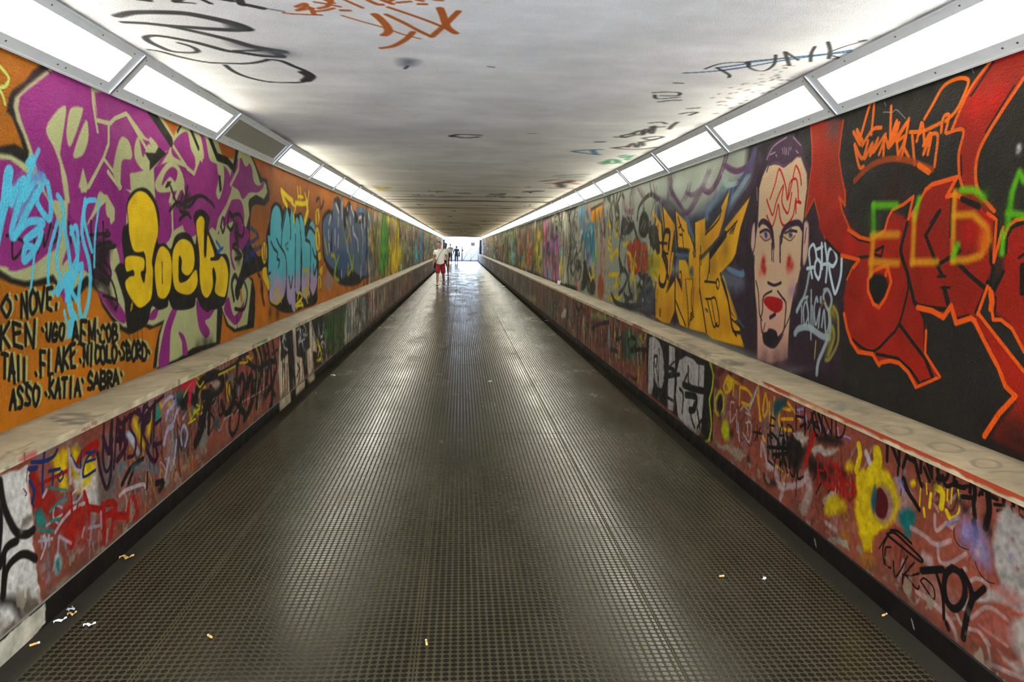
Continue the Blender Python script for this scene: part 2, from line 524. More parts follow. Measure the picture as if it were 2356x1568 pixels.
def make_lights():
    for side, xw, xc, y00, pitch in (('left', XLU, XLC, 4.29, 1.757), ('right', XRU, XRC, 4.262, 1.7295)):
        A = Vector((xw, 0, ZLAMP)); B = Vector((xc, 0, ZCEIL)); e = (B-A); Wd = e.length; e.normalize()
        nrm = Vector((0, -1, 0)).cross(e) if side == 'left' else Vector((0, 1, 0)).cross(e)
        if nrm.z > 0: nrm = -nrm
        proto = {}
        def P(s, y, h): return e*s+nrm*h+Vector((0, y, 0))
        def slab(mb, s0, s1, ya, yb, h0, h1, mi=0):
            v = [mb.bm.verts.new(P(s, y, h)) for h in (h0, h1) for s, y in ((s0, ya), (s1, ya), (s1, yb), (s0, yb))]
            for q in ((3, 2, 1, 0), (4, 5, 6, 7), (0, 1, 5, 4), (1, 2, 6, 5), (2, 3, 7, 6), (3, 0, 4, 7)):
                mb.bm.faces.new([v[i] for i in q]).material_index = mi
        bw, tw, ew = 0.062, 0.052, 0.085
        f = MB()
        slab(f, 0, bw, 0, pitch, -.01, .004); slab(f, Wd-tw, Wd, 0, pitch, -.01, .004)
        slab(f, bw, Wd-tw, 0, ew, -.01, .004); slab(f, bw, Wd-tw, pitch-ew, pitch, -.01, .004)
        slab(f, 0.0, 0.010, 0, pitch, .004, .012); slab(f, Wd-.010, Wd, 0, pitch, .004, .010)
        for yy in (.05, .30, .38, .80, 1.20, 1.27, 1.62):                      # screw holes
            slab(f, .030, .0375, yy, yy+.011, .004, .0046, 1)
        for yy in (.05, .42, .86, 1.31, 1.66):
            slab(f, Wd-.030, Wd-.0235, yy, yy+.010, .004, .0046, 1)
        fo = f.build('frame', [M_METAL, M_HOLE])
        d = MB(); slab(d, bw-.003, Wd-tw+.003, ew-.003, pitch-ew+.003, -.009, -.004)
        do = d.build('diffuser', M_LIT)
        g = MB(); slab(g, 0, Wd, -.014, .014, .0, .014)
        go = g.build('divider_bar', M_BAR, bevel=0.004)
        h = MB(); slab(h, .02, Wd-.02, .03, pitch-.03, -.07, -.012)
        ho = h.build('housing', M_METAL)
        protos = (fo, do, go, ho)
        k0 = -4; used = False; count = 0
        for k in range(k0, 60):
            y = y00+k*pitch
            if y+pitch > Y1: break
            t = empty('ceiling_light', A+Vector((0, y, 0)))
            if y+pitch > 3.0: count += 1
            dead = side == 'left' and k == 1
            for q in protos:
                c = q if not used else q.copy()
                if used: COL.objects.link(c)
                c.parent = t
                if dead and c.name.startswith('diffuser'):
                    c.data = c.data.copy(); c.data.materials[0] = M_DEAD; c['label'] = 'unlit grey diffuser'
            used = True
            if dead:
                lab = 'dead fluorescent ceiling light with a dark grey panel, left side'
            elif y+pitch <= 3.0:
                lab = 'lit fluorescent ceiling light on the %s, %s behind the camera' % (side, ordinal(-k))
            else:
                lab = 'lit fluorescent ceiling light panel on the %s side, %s from the near end' % (side, ordinal(count))
            tag(t, lab, 'light', 'fluorescent lights along the %s wall' % side)

# ---------------------------------------------------------------- wall paintings: upper left wall
G_UL = 0.64
WUL = Canvas(0, XLU, ZLL-.02, ZLAMP+.03, 2.2, 1.25, hx('a8661e'))


def tags(C, rng, n, ua, ub, va, vb, cols, h=(0.06, 0.25), w=(0.012, 0.03), alpha=0.9, streak=0.0):
    """quick scribbled handwriting, n marks between ua..ub along the tunnel"""
    for _ in range(n):
        x = rng.uniform(ua, ub); y = rng.uniform(va, vb); H = rng.uniform(*h); P = []
        col = rng.choice(cols); L = rng.randint(3, 9); st = H*rng.uniform(.3, .8); sl = rng.uniform(-.25, .25)
        k = rng.random()
        for i in range(L):
            if k < .45:      # zig-zag letters
                P.append((x+i*st*.5+sl*H*(i % 2), y+H*((i % 2)-.5)*rng.uniform(.6, 1.1)))
            elif k < .8:     # loops
                a = i*2.1
                P.append((x+i*st*.35+math.cos(a)*H*.4, y+math.sin(a)*H*.5))
            else:            # long upright strokes with streaks
                P.append((x+rng.uniform(-.1, .1)*H, y+H*(i/(L-1)-.5)*(1+streak)))
        C.line(col, P, rng.uniform(*w), 1, .5, alpha*rng.uniform(.7, 1), raw=True, dry=rng.choice((0, 0, .3, .42)))


def blobs(C, rng, n, ua, ub, va, vb, cols, su=(.05, .3), sv=(.1, .5), alpha=.85, wob=.03):
    for _ in range(n):
        x = rng.uniform(ua, ub); y = rng.uniform(va, vb); a = rng.uniform(*su); b = rng.uniform(*sv); m = rng.randint(6, 9)
        P = [(x+a*math.cos(2*math.pi*i/m)*rng.uniform(.6, 1.15), y+b*math.sin(2*math.pi*i/m)*rng.uniform(.6, 1.15)) for i in range(m)]
        C.poly(rng.choice(cols), P, 1, rng.choice((.004, .01, .03)), alpha*rng.uniform(.6, 1), raw=True, wob=wob)


GLY = {  # hand-lettering, unit box, y up
 'A': ['0,0 .45,1 .9,0', '.2,.38 .72,.38'], 'B': ['.1,0 .1,1', '.1,1 .65,.9 .6,.6 .1,.52', '.1,.52 .8,.4 .75,.08 .1,0'],
 'C': ['.8,.85 .45,1 .1,.6 .15,.15 .5,0 .85,.15'], 'D': ['.1,0 .1,1', '.1,1 .7,.85 .85,.45 .6,.05 .1,0'],
 'E': ['.75,1 .12,.98 .1,.02 .8,0', '.12,.52 .62,.54'], 'F': ['.1,0 .12,1 .8,1', '.12,.55 .62,.55'],
 'G': ['.8,.85 .45,1 .1,.6 .15,.12 .55,0 .82,.2 .82,.48 .5,.46'], 'H': ['.1,0 .1,1', '.8,0 .8,1', '.1,.5 .8,.5'],
 'I': ['.4,0 .4,1'], 'J': ['.75,1 .7,.2 .4,0 .1,.15'], 'K': ['.1,0 .12,1', '.8,1 .14,.48 .85,0'], 'L': ['.15,1 .1,.02 .8,0'],
 'M': ['.05,0 .15,1 .45,.35 .78,1 .9,0'], 'N': ['.08,0 .1,1 .78,0 .8,1'], 'O': ['.5,1 .12,.7 .15,.2 .5,0 .85,.25 .82,.75 .5,1'],
 'P': ['.1,0 .12,1 .7,.92 .75,.6 .12,.48'], 'R': ['.1,0 .12,1 .7,.92 .7,.6 .12,.5 .8,0'], 'S': ['.78,.88 .4,1 .15,.75 .7,.35 .6,.05 .1,.08'],
 'T': ['.0,.98 .9,1', '.45,1 .42,0'], 'U': ['.1,1 .12,.2 .45,0 .75,.2 .8,1'], 'V': ['.05,1 .42,0 .82,1'], 'Y': ['.05,1 .42,.5 .82,1', '.42,.5 .38,0'],
 'Z': ['.05,1 .8,1 .1,0 .85,0'], 'X': ['.05,0 .85,1', '.05,1 .85,0'], '.': ['.3,.45 .35,.5'], ',': ['.35,.15 .25,-.1'], '5': ['.75,1 .2,1 .15,.55 .7,.5 .7,.1 .15,.02'],
 'Q': ['.5,1 .12,.7 .15,.2 .5,0 .85,.25 .82,.75 .5,1', '.55,.3 .9,-.1'], '/': ['.1,0 .7,1'], '!': ['.3,.3 .35,1', '.3,.05 .32,.08'], ' ': []}


def write(C, text, x0, y0, x1, y1, hpx, h1=None, col='101010', w=5, soft=.5, drip=0, jit=.06, lean=0.0, alpha=1, seed=1, dx=0, dy=0, dry=0):
    """letters standing on the photo line x0,y0 -> x1,y1, hpx tall at the start, h1 at the end"""
    rng = random.Random(seed); h1 = h1 or hpx; n = len(text)
    q0 = 1/hpx; q1 = 1/h1
    # letters keep an equal width on the wall: step along the line in perspective
    fr = [(i/n)*q0/((i/n)*q0+(1-i/n)*q1) if False else i/n for i in range(n+1)]
    for i, ch in enumerate(text):
        fa, fb = fr[i], fr[i+1]
        for g in GLY.get(ch, []):
            P = []
            for wd in g.split():
                a, b = map(float, wd.split(','))
                a = a+rng.uniform(-jit, jit)+lean*b; b = b+rng.uniform(-jit, jit)
                t = fa+(fb-fa)*a*.95; hh = hpx+(h1-hpx)*t
                P.append((x0+(x1-x0)*t+dx, y0+(y1-y0)*t-hh*b+dy))
            C.line(col, P, w, 0 if ch in 'AEFHIKLMNTVZXY' else 1, soft, alpha, drip=drip if rng.random() < .4 else 0, dry=dry)


def paint_upper_left():
    C = WUL; rg = random.Random(3)
    def base(U, V, c):
        n = fnoise(U, V, 0.5, 1)[..., None]; m = fnoise(U, V, .09, 4)[..., None]
        c *= 0.80+0.34*n+0.12*(m-.5)
        t = np.clip((U-5.6)/2.0, 0, 1)[..., None]*np.clip((V-1.45)/.4, 0, 1)[..., None]*np.clip((11.5-U)/2, 0, 1)[..., None]
        c += (hx('7d4a2c').astype(np.float32)-c)*t*.75
    C.tint(base)
    K, GR, PU = '1c1813', 'a3a478', '7a2c66'
    C.at(0, 60, .2551)
    # black body of the big purple piece
    C.poly(K, '400,330 300,400 220,505 110,580 80,650 62,770 105,815 150,925 190,1035 207,1105 130,1062 0,1085 -700,1100 -700,2250 0,2270 100,2320 220,2350 330,2345 420,2330 480,2310 560,2420 600,2490 690,2460 780,2350 830,2340 880,2390 920,2520 1000,2640 1090,2740 1160,2780 1240,2740 1290,2700 1350,2735 1460,2690 1430,2770 1400,2920 1380,3080 1500,3100 1800,2930 1900,2900 1985,2860 2000,2550 2040,2700 2110,2760 2200,2740 2290,2717 2301,2552 2301,2391 2281,2281 2238,2254 2289,2223 2356,2172 2348,2109 2254,1960 2258,1740 2270,1631 2309,1603 2387,1619 2427,1572 2434,1505 2407,1380 2360,1364 2309,1258 2281,1164 2200,1000 1500,700 800,380', 0, .008)
    # green body
    C.poly(GR, '450,370 380,430 240,540 135,640 120,720 150,850 210,980 260,1130 250,1250 100,1160 0,1145 -700,1160 -700,2170 0,2200 110,2270 220,2300 330,2290 430,2260 480,2240 560,2380 640,2400 780,2250 830,2290 880,2370 930,2490 1010,2610 1110,2710 1165,2720 1230,2680 1300,2680 1380,2700 1480,2650 1440,2790 1410,3080 1600,3000 1740,2900 1950,2850 1960,2550 1990,2520 2060,2690 2120,2730 2230,2690 2250,2500 2270,2300 2235,2255 2150,2180 2120,2000 2200,1900 2250,1700 2240,1600 2250,1560 2309,1520 2380,1560 2410,1500 2400,1430 2380,1400 2350,1420 2300,1260 2255,1158 2130,1080 1750,950 1500,760', 0, .008)
    # purple letters
    PUA = [
     '490,380 430,440 250,580 180,640 165,740 200,870 250,1000 300,1150 360,1370 440,1568 620,1568 600,1450 560,1290 480,1080 420,920 590,720 600,760 540,1150 600,1350 640,1568 700,1480 750,1280 790,1430 930,1180 1080,1460 1180,1480 1170,1330 1310,1300 1450,1250 1520,1140 1490,1080 1250,1010 1130,790 1030,840 980,860 880,845 830,600 810,510',
     '855,600 880,835 990,855 1120,775 1160,790 1310,1000 1520,1130 1540,1080 1380,780 1300,735 1000,590',
     '900,880 870,980 900,1000 960,990 970,1080 950,1180 1020,1300 1080,1020 1150,1020 1190,1150 1180,1230 1250,1180 1290,1190 1215,1200 1220,1080 1250,1000 1130,800 1030,880',
     '1550,1080 1620,980 1690,960 1720,1100 1760,1200 1750,1330 1690,1290 1640,1220 1560,1170',
     '1760,930 1850,1010 1890,1200 1960,1260 1920,1420 1900,1600 1760,1700 1700,1560 1650,1340 1740,1350 1800,1220 1840,1180 1810,1000',
     '2150,1190 2260,1250 2290,1400 2340,1440 2380,1400 2370,1460 2320,1500 2250,1500 2190,1560 2150,1480 2080,1420 2090,1300',
     '1960,1280 2040,1280 2090,1420 2060,1560 1950,1760 1850,1860 1880,1650',
     '2050,1600 2150,1560 2190,1620 2200,1760 2130,1850 2100,1760 2010,1800',
     '-700,1200 0,1200 120,1230 220,1310 330,1420 430,1568 520,1760 540,1960 420,2060 300,2150 150,2205 80,2200 0,2160 -700,2100',
     '640,1568 800,1568 780,1760 690,1760 640,1700', '850,1568 950,1580 970,1720 1000,1800 960,1900 860,2100 770,2190 690,2220 620,2100 560,2150 640,1900 700,1760',
     '540,2390 600,2360 660,2330 600,2500', '880,2390 960,2410 1050,2470 1110,2560 1140,2620 1120,2680 1050,2640 960,2530',
     '1430,1568 1530,1600 1540,1900 1420,1980 1400,1800', '1650,1568 1780,1600 1900,1500 2000,1568 1960,1700 1850,1810 1720,1900 1650,1800',
     '1480,2740 1560,2540 1600,2550 1540,2750 1520,3060 1430,3060', '1610,2760 1660,2790 1690,2900 1690,2960 1650,2960 1640,2850',
     '1770,2470 1830,2540 1950,2500 1900,2620 1850,2660 1890,2740 1880,2800 1840,2800 1790,2700',
     '2020,2560 2060,2440 2090,2560 2120,2610 2190,2500 2205,2470 2180,2620 2130,2690 2090,2670',
     '2080,1830 2200,1800 2250,1900 2150,2080 2120,2200 2080,2100',
     '1380,2560 1430,2540 1400,2640 1340,2640', '980,1960 1060,1990 1120,1940 1120,2160 1060,2140 1020,2080',
    ]
    C.at(0, 60, 1/1.668)
    for p in ('265,590 330,640 395,500 450,600 500,640 485,720 480,880 430,900 420,1000 340,950 290,900 255,800', '590,540 650,520 760,560 860,560 840,800 770,720 640,800 600,760', '420,920 480,880 480,960 440,940'):
        C.poly(PU, p, 0, .006)
    for p in ('690,620 660,700 640,790', '640,720 660,640', '850,640 800,760 840,860', '880,760 900,860 890,960', '415,560 460,620'):
        C.line(GR, p, 12, 1, .3)
    C.poly(GR, '385,650 410,645 440,700 440,745 420,770 425,700 395,675', 0, .006)
    C.poly(GR, '850,600 870,690 850,760 820,820 840,720 830,640', 1, .006)
    C.poly(GR, '870,850 890,835 900,860 890,960 870,930', 1, .006)
    C.at(0, 60, .2551)
    for i, p in enumerate(PUA):
        C.poly(PU, p, 0 if i in (0, 1) else 1, .006, 1.0, col2='8a3a70', grad=lambda U, V: fnoise(U, V, .25, 2))
    C.poly('8d3f7a', '300,500 700,420 800,520 850,800 500,860 250,760', 1, .15, .35)
    # green bars and eyes inside the letters
    for p in ('830,530 840,700 880,950', '880,850 990,880 1040,830 1140,790', '1140,790 1260,1000 1330,1120', '980,880 980,1060 930,1200 800,1450',
              '940,1200 1030,1320 1090,1450', '1190,1340 1200,1480', '1740,960 1790,1140 1820,1210', '1560,1080 1690,1280 1750,1330 1790,1220',
              '2160,1130 2150,1290 2080,1430', '1640,1340 1660,1500', '1550,1560 1560,1900', '2010,1730 2080,1560'):
        C.line(GR, p, 10, 0, .3)
    for p in ('590,720 415,920 520,1160 560,1400 590,1568 630,1568 570,1290 540,1150', '640,740 720,730 745,780 640,1080 600,1000 610,850',
              '770,850 800,980 770,1120 720,1180 660,1160', '1080,1020 1150,1020 1190,1130 1180,1200 1100,1220 1080,1450 1020,1300', '1250,1000 1290,1180 1340,1060 1420,1150 1470,1150 1500,1130 1360,1310 1290,1300 1220,1200 1215,1080',
              '1360,1000 1430,1090 1420,1150 1350,1050', '745,1290 790,1440 820,1440 730,1500', '1410,1380 1500,1240 1570,1220 1640,1320 1660,1460 1560,1490 1440,1500 1400,1450',
              '1830,560 1790,900 1700,760', '1960,1240 2010,1220 2020,1400 1980,1560 1950,1500 1970,1380', '2180,1180 2210,1200 2250,1190 2240,1250 2210,1260',
              '1310,1420 1340,1440 1330,1500 1290,1480', '900,1490 960,1568 900,1640 780,1800 850,1640', '960,1568 1030,1640 1020,1740 960,1700',
              '2130,1980 2190,2060 2170,2200 2130,2200 2090,2050', '1000,1960 1050,2000 1080,2150 1010,2200 990,2080'):
        C.poly(GR, p, 1, .006)
    C.poly(PU, '1460,1440 1490,1330 1550,1270 1600,1310 1580,1400 1530,1360', 1, .006)
    for p in ('1305,1140 1400,1145 1430,1090 1500,1150 1350,1300 1350,1220', '1490,1450 1510,1400 1545,1400 1530,1440 1500,1460', '1970,1340 1990,1350 2000,1480 1980,1500'):
        C.poly(K, p, 0, .006)
    # orange notches under the lamp band
    for p in ('1440,790 1620,870 1570,990', '1960,1030 2130,1100 2105,1200 2010,1175', '2270,1180 2420,1260 2450,1400 2380,1350'):
        C.poly('9c5520', p, 0, .01)
    C.line(K, '1340,740 1450,900 1540,1040', 26, 0, .3); C.line(K, '1890,1000 1960,1180 2050,1215 2110,1290 2140,1110', 18, 0, .3); C.line(K, '1720,930 1790,1100', 12, 0, .3)
    C.line(K, '1600,950 1640,880', 8, 0, .3)
    C.at(0, 460, .2551)
    # scratched black letters behind the yellow name
    for p in ('60,320 120,330 110,400 120,530 190,460 215,380 120,330', '260,370 300,330 310,420 260,440', '340,470 390,310 400,420 460,220', '470,400 520,330 480,250', '620,200 640,380', '700,380 760,300', '820,190 830,520 850,760', '870,170 880,330', '800,320 960,300', '930,200 940,500', '960,270 990,310 950,330',
              '840,430 1000,380 900,600 960,760 1000,640 900,480 1040,420', '860,560 980,700 900,720', '950,640 1020,760 1060,930 1040,980', '930,860 1050,900'):
        C.line(K, p, 8, 1, .6, .9)
    C.poly(K, '820,420 1000,400 960,620 1000,800 1060,960 1000,950 940,820 850,770', 1, .03, .8, wob=.04)
    C.poly(K, '960,370 1040,400 1020,420 960,400', 1, .01)
    # JOCK
    YE = 'dab708'
    C.poly(K, '1155,200 1140,60 1180,-60 1260,-110 1340,-90 1410,20 1440,180 1420,380 1490,390 1540,440 1580,330 1650,290 1720,320 1760,400 1770,280 1745,160 1780,90 1840,95 1890,160 1880,260 1920,360 1980,480 2040,490 2075,600 2060,780 2040,900 1990,970 1900,990 1870,1010 1810,960 1770,880 1750,960 1660,990 1560,980 1520,900 1510,960 1430,990 1370,960 1330,1110 1240,1180 1160,1190 1130,1010 1120,900 1060,700 1040,620 1080,570 1120,560 1100,380 1110,250', 1, .006)
    C.poly(K, '1960,1180 1990,960 2010,980 1990,1250 1960,1290', 0, .006)
    for p in ('1160,200 1150,60 1190,-30 1250,-80 1320,-60 1390,40 1420,170 1425,300 1390,440 1370,560 1380,640 1370,850 1340,920 1270,970 1220,940 1150,830 1130,740 1170,690 1210,680 1200,630 1140,640 1140,510 1290,520 1300,620 1270,650 1280,710 1300,745 1310,680 1310,520 1290,470 1210,460 1170,330',
              '1410,510 1440,430 1480,420 1530,480 1550,600 1540,780 1510,860 1470,890 1420,850 1395,640', '1560,470 1600,380 1660,350 1730,400 1755,520 1740,630 1690,680 1640,640 1640,540 1615,505 1610,640 1620,740 1690,720 1750,640 1775,640 1780,760 1730,840 1660,850 1580,800 1555,640',
              '1770,230 1790,160 1820,145 1845,190 1840,300 1840,490 1860,500 1870,320 1900,380 1935,500 1900,520 1905,545 1970,540 2000,505 2040,560 2060,680 2040,830 2015,875 1940,830 1950,700 1930,610 1915,640 1920,780 1870,880 1820,830 1800,680 1800,500'):
        C.poly(YE, p, 1, .006, col2='bf9c08', grad=lambda U, V: np.clip(fnoise(U, V, .12, 7)*1.6-.6, 0, 1))
    C.line(K, '1462,560 1465,750', 4, 0, .3); C.line(K, '1290,470 1310,530 1312,650', 6)
    C.line(YE, '1185,940 1180,1000', 1.6, 0); C.line(YE, '1195,920 1192,980', 1.4, 0)
    C.line('1f55a0', '1950,370 1990,440 1960,470 2010,430', 7, 1, .6)
    # black scrawls right of and above it
    for p in ('1540,-120 1600,60', '1690,-120 1660,40', '1650,-60 1620,90 1700,120', '1780,-40 1650,30', '1530,100 1600,20 1700,60 1800,-40 1900,20 1930,60', '1620,180 1680,120 1720,160', '1990,240 2010,160 2030,220 2010,290 1995,240', '2050,240 2070,110 2110,200 2080,270 2055,230', '2080,150 2160,130 2200,240 2180,330 2120,280 2140,380 2100,420 2180,500 2120,530'):
        C.line(K, p, 9, 1, .6, .9)
    C.fog(K, '2140,330 2140,430 2150,520 2130,240 1700,-10 1660,60', 18, .8)
    for p in ('2250,240 2330,330 2220,420 2300,500', '2200,560 2280,470 2352,420', '2260,560 2300,420'):
        C.line('22356e', p, 10, 1, .7, .8, dry=.35)
    C.line(K, '2120,980 2200,980 2230,840 2200,730', 9); C.line(K, '2110,900 2090,760 2120,680 2150,760 2140,880', 13, 1, .4)
    C.line(K, '2140,830 2200,660 2300,590 2400,560', 34, 1, .25); C.line('b05f20', '2170,820 2180,900', 12, 0)
    # black under the ledge end of the piece and drips
    for x in (1165, 1205, 1240, 1280): C.line(K, [(x, 1000), (x+3, 1260)], 1.5, 0, alpha=.6)
    C.fog('14100c', '1790,1340 1850,1290 1900,1310', 22, .6)
    # light-blue tag
    BL = '62b8cc'
    for p, w in (('-60,280 40,0 100,-110 30,130 -40,480', 16), ('30,0 60,-250 100,-260 60,-60', 15), ('100,30 160,-120 220,-160 110,250 130,330 220,150 300,0 330,-60', 16), ('250,-330 300,-360 230,-80 220,-20 330,-200 400,-190 330,0 440,170 460,40 430,-150', 15),
                 ('130,330 250,200 390,210 230,360 370,270 330,420 220,550 230,420 300,430', 15), ('310,480 290,700 265,880', 7), ('520,-40 560,30 590,300 620,470 640,700 600,900 700,560 640,250', 12), ('520,190 440,500 440,780 480,840 540,720 510,520 560,200', 10),
                 ('640,300 690,240 700,500 600,700 520,850', 11), ('770,0 740,300 810,600 800,900 740,1080 710,870 740,580 640,770 690,900', 12), ('860,0 780,20 760,180 830,460', 10), ('900,0 860,300 850,600', 7), ('590,700 640,1000 680,1080 600,1150 610,1200 640,1190', 20), ('580,1000 600,1100', 7)):
        C.line(BL, p, w*1.25, 1, .45, .95)
    C.poly(BL, '60,-120 220,-210 330,-140 290,40 200,160 130,150 100,0', 1, .03, .55, wob=.05)
    C.fog('6a5a9a', '370,-230 340,-280 310,-200', 16, .5); C.fog('a58cae', '290,1200 600,1230 0,1290 270,980', 14, .35)
    C.line(BL, '350,-450 300,-330 200,0', 14, 1, .7, .8)
    # name lists, pale green shadow then black
    for (tx, x0, y0, x1, y1, h, h1, sd) in (('O', 10, 1060, 110, 1030, 170, 165, 2), ('NOVE,', 190, 1060, 560, 950, 200, 190, 3), ('KEN', 0, 1330, 330, 1310, 200, 210, 4), ('UGO', 410, 1280, 590, 1260, 150, 150, 5), ('AEM', 650, 1290, 870, 1320, 190, 240, 6), ('COB', 900, 1290, 1070, 1280, 170, 160, 7),
                  ('TAIL', 20, 1600, 270, 1680, 200, 250, 8), ('FLAKE', 360, 1590, 700, 1480, 210, 190, 9), ('NICOLO', 750, 1490, 1060, 1450, 170, 150, 10), ('SBORD', 1090, 1440, 1330, 1430, 150, 140, 11), ('ASSO', 90, 1890, 360, 1830, 180, 160, 12), ('KATIA', 440, 1780, 730, 1760, 160, 150, 13), ('SABRA', 790, 1720, 1080, 1660, 150, 130, 14)):
        write(C, tx, x0+22, y0-14, x1+22, y1-14, h, h1, '9c9a66', 9, .5, 0, .1, seed=sd)
        write(C, tx, x0, y0, x1, y1, h, h1, '15110d', 10.5, .6, 1, .1, seed=sd)
    for x, y in ((140, 870), (380, 1160), (880, 1180), (320, 1560), (720, 1440), (1075, 1370), (1340, 1360), (410, 1740), (740, 1620), (1090, 1560)):
        C.line('9c9a60', [(x+15, y-10), (x+25, y+10)], 9); C.line('15110d', [(x, y), (x+8, y+18)], 10)
    # pale green loop at the frame edge
    C.at(0, 60, .2551)
    C.line('a7b565', '-30,330 50,420 80,480 50,540 0,560 30,640 45,700', 9, 1, .5)
    C.line('15100b', '380,345 460,430', 5, 0, .5, .5)
    # ---- blue piece, grey piece
    C.at(500, 380, .2168)
    C.poly('191512', '560,560 570,450 620,390 670,420 700,480 720,430 760,450 830,520 890,500 930,620 980,560 1040,700 1060,900 1075,1080 1060,1300 1050,1460 900,1520 800,1560 700,1560 600,1500 550,1440 530,1200 525,900 520,740', 1, .01)
    LB, LI = '5fa9b4', 'a494ad'
    gr = lambda U, V: np.clip((1.28-V+(fnoise(U, V, .12, 3)-.5)*.3)/.16, 0, 1)
    for p in ('560,740 565,600 585,480 620,425 660,460 680,560 680,690 730,450 770,560 790,470 830,740 820,1290 790,1440 770,1480 740,1400 735,1270 720,1360 660,1460 600,1470 555,1420 555,1230 540,1150 545,900 535,750', '820,720 840,550 880,680 885,1200 860,1370 820,1280 830,900', '875,560 890,530 925,640 935,760 1000,590 1045,720 1050,960 1060,1240 1010,1390 985,1330 975,1400 940,1420 900,1370 895,1200 900,1000 890,800', '790,1250 820,1290 830,1530 800,1540 780,1420'):
        C.poly(LB, p, 1, .006, col2=LI, grad=gr)
    for p in ('570,810 600,880 640,930 635,990 660,1010 650,1080', '630,780 660,850 720,950 735,1100 730,1280 715,1380', '735,450 690,700 680,850', '770,560 780,700 775,780', '830,740 825,1290', '880,690 890,800 885,1200', '935,790 985,830 990,1000 980,1290 960,1400', '1040,730 980,660 940,780', '1010,880 1030,960 1060,990', '1020,1060 1030,1160 1070,1000', '760,1180 780,1300 800,1180', '985,1330 1010,1400', '545,1150 565,1140'):
        C.line('191512', p, 6, 1, .3)
    for p in ('590,1400 640,1300 600,1390', '650,1290 640,1420 670,1380', '620,1290 680,1450', '575,1440 640,1470 690,1380', '910,1120 960,1110 970,1150', '940,1170 970,1260 930,1330', '910,1310 980,1350 930,1390', '930,1380 960,1460'):
        C.line('b9a03a', p, 5, 1, .4)
    C.line('3c6b70', '720,850 750,820', 5); C.line('3c6b70', '730,880 750,890', 5)
    YL = 'd2bb16'
    for p, w in (('680,270 760,350 800,380', 13), ('680,270 700,360 740,430', 14), ('700,330 730,420', 10), ('830,400 900,410 960,400', 11), ('950,390 960,480 930,600', 18), ('850,230 860,380', 6), ('880,240 885,390', 6), ('860,330 910,340', 5), ('930,300 950,390', 6), ('970,280 960,400', 6), ('790,400 830,440 820,490', 8), ('810,520 815,600', 12)):
        C.line(YL, p, w, 0, .35)
    for p in ('1050,470 1075,460 1085,560 1070,640 1045,620 1040,540', '1040,700 1065,650 1090,760 1085,880 1060,910 1040,820', '470,900 495,810 525,870 525,980 500,1050 475,990', '480,1100 520,1080 530,1160 555,1240 545,1330 510,1260 480,1190', '1070,930 1095,920 1100,1000 1075,1010', '1085,1100 1120,1060 1110,1170 1090,1150', '1070,1200 1095,1170 1105,1280 1080,1320'):
        C.poly('191512', p, 1, .03); C.poly('cfa911', p, 1, .006)
    for p in ('1060,500 1065,620', '1060,720 1070,850', '490,850 495,1000', '510,860 510,1000', '1085,1210 1088,1300'):
        C.line('191512', p, 5, 0, .4)
    C.line('191512', '1050,380 1080,350 1100,460 1130,380', 6, 1); C.line(YL, '1130,930 1150,1000 1140,1040', 7)
    for p in ('850,1420 870,1350 900,1400 830,1490 910,1480', '840,1520 880,1440 910,1500'):
        C.line(YL, p, 7, 1, .4)
    C.poly('8c7d8f', '1120,1250 1150,1150 1180,1100 1230,1250 1200,1330 1150,1300', 1, .03, .7, wob=.06)
    C.line('1a1511', '430,1130 470,1250 480,1400 500,1480', 14, 1, .5, .8, dry=.4); C.fog('15110d', '470,1300 560,1560 640,1570', 16, .6)
    # grey-blue bubble piece with white lights
    C.poly('1b1613', '1110,620 1130,520 1180,470 1220,480 1240,360 1290,340 1350,450 1400,380 1450,480 1500,500 1620,500 1660,720 1680,1000 1670,1160 1560,1200 1500,1260 1400,1280 1300,1260 1250,1200 1180,1120 1120,950', 1, .02)
    for p in ('1120,640 1150,550 1200,510 1220,620 1200,900 1250,930 1260,1100 1200,1070 1140,950', '1230,430 1260,400 1290,470 1310,640 1320,900 1300,1100 1260,1050 1220,900', '1310,360 1330,340 1340,600 1350,700 1420,420 1450,520 1470,620 1540,480 1620,520 1650,720 1660,980 1640,1120 1560,1180 1480,1150 1420,1080 1380,1150 1320,1180 1300,900', '1480,430 1600,480 1630,560 1500,560'):
        C.poly('596670', p, 1, .012, col2='4c5d80', grad=lambda U, V: np.clip(fnoise(U, V, .3, 12)*1.5-.3, 0, 1), wob=.01)
    C.poly('26466f', '1260,930 1330,900 1400,1000 1360,1180 1290,1180', 1, .05, .6)
    C.poly('1b1613', '1500,520 1560,520 1550,600 1510,620', 1, .02)
    for p in ('1205,540 1185,620', '1180,700 1185,780', '1185,840 1190,910', '1260,410 1290,500', '1285,560 1285,640', '1250,690 1250,830', '1285,750 1280,860', '1325,400 1325,560', '1380,450 1385,480', '1420,440 1450,530', '1370,560 1372,610', '1410,560 1415,610', '1440,660 1445,730', '1380,850 1385,910', '1455,730 1490,800', '1490,820 1495,900', '1540,700 1545,920', '1560,560 1565,640', '1600,500 1610,560', '1635,560 1632,680', '1650,740 1655,1080', '1580,620 1600,700', '1525,1080 1520,1180', '1580,1030 1580,1140', '1620,1040 1615,1120', '1500,560 1530,550 1530,660', '1320,1130 1318,1180'):
        C.line('c9bdb9', p, 9, 0, .35, .95)
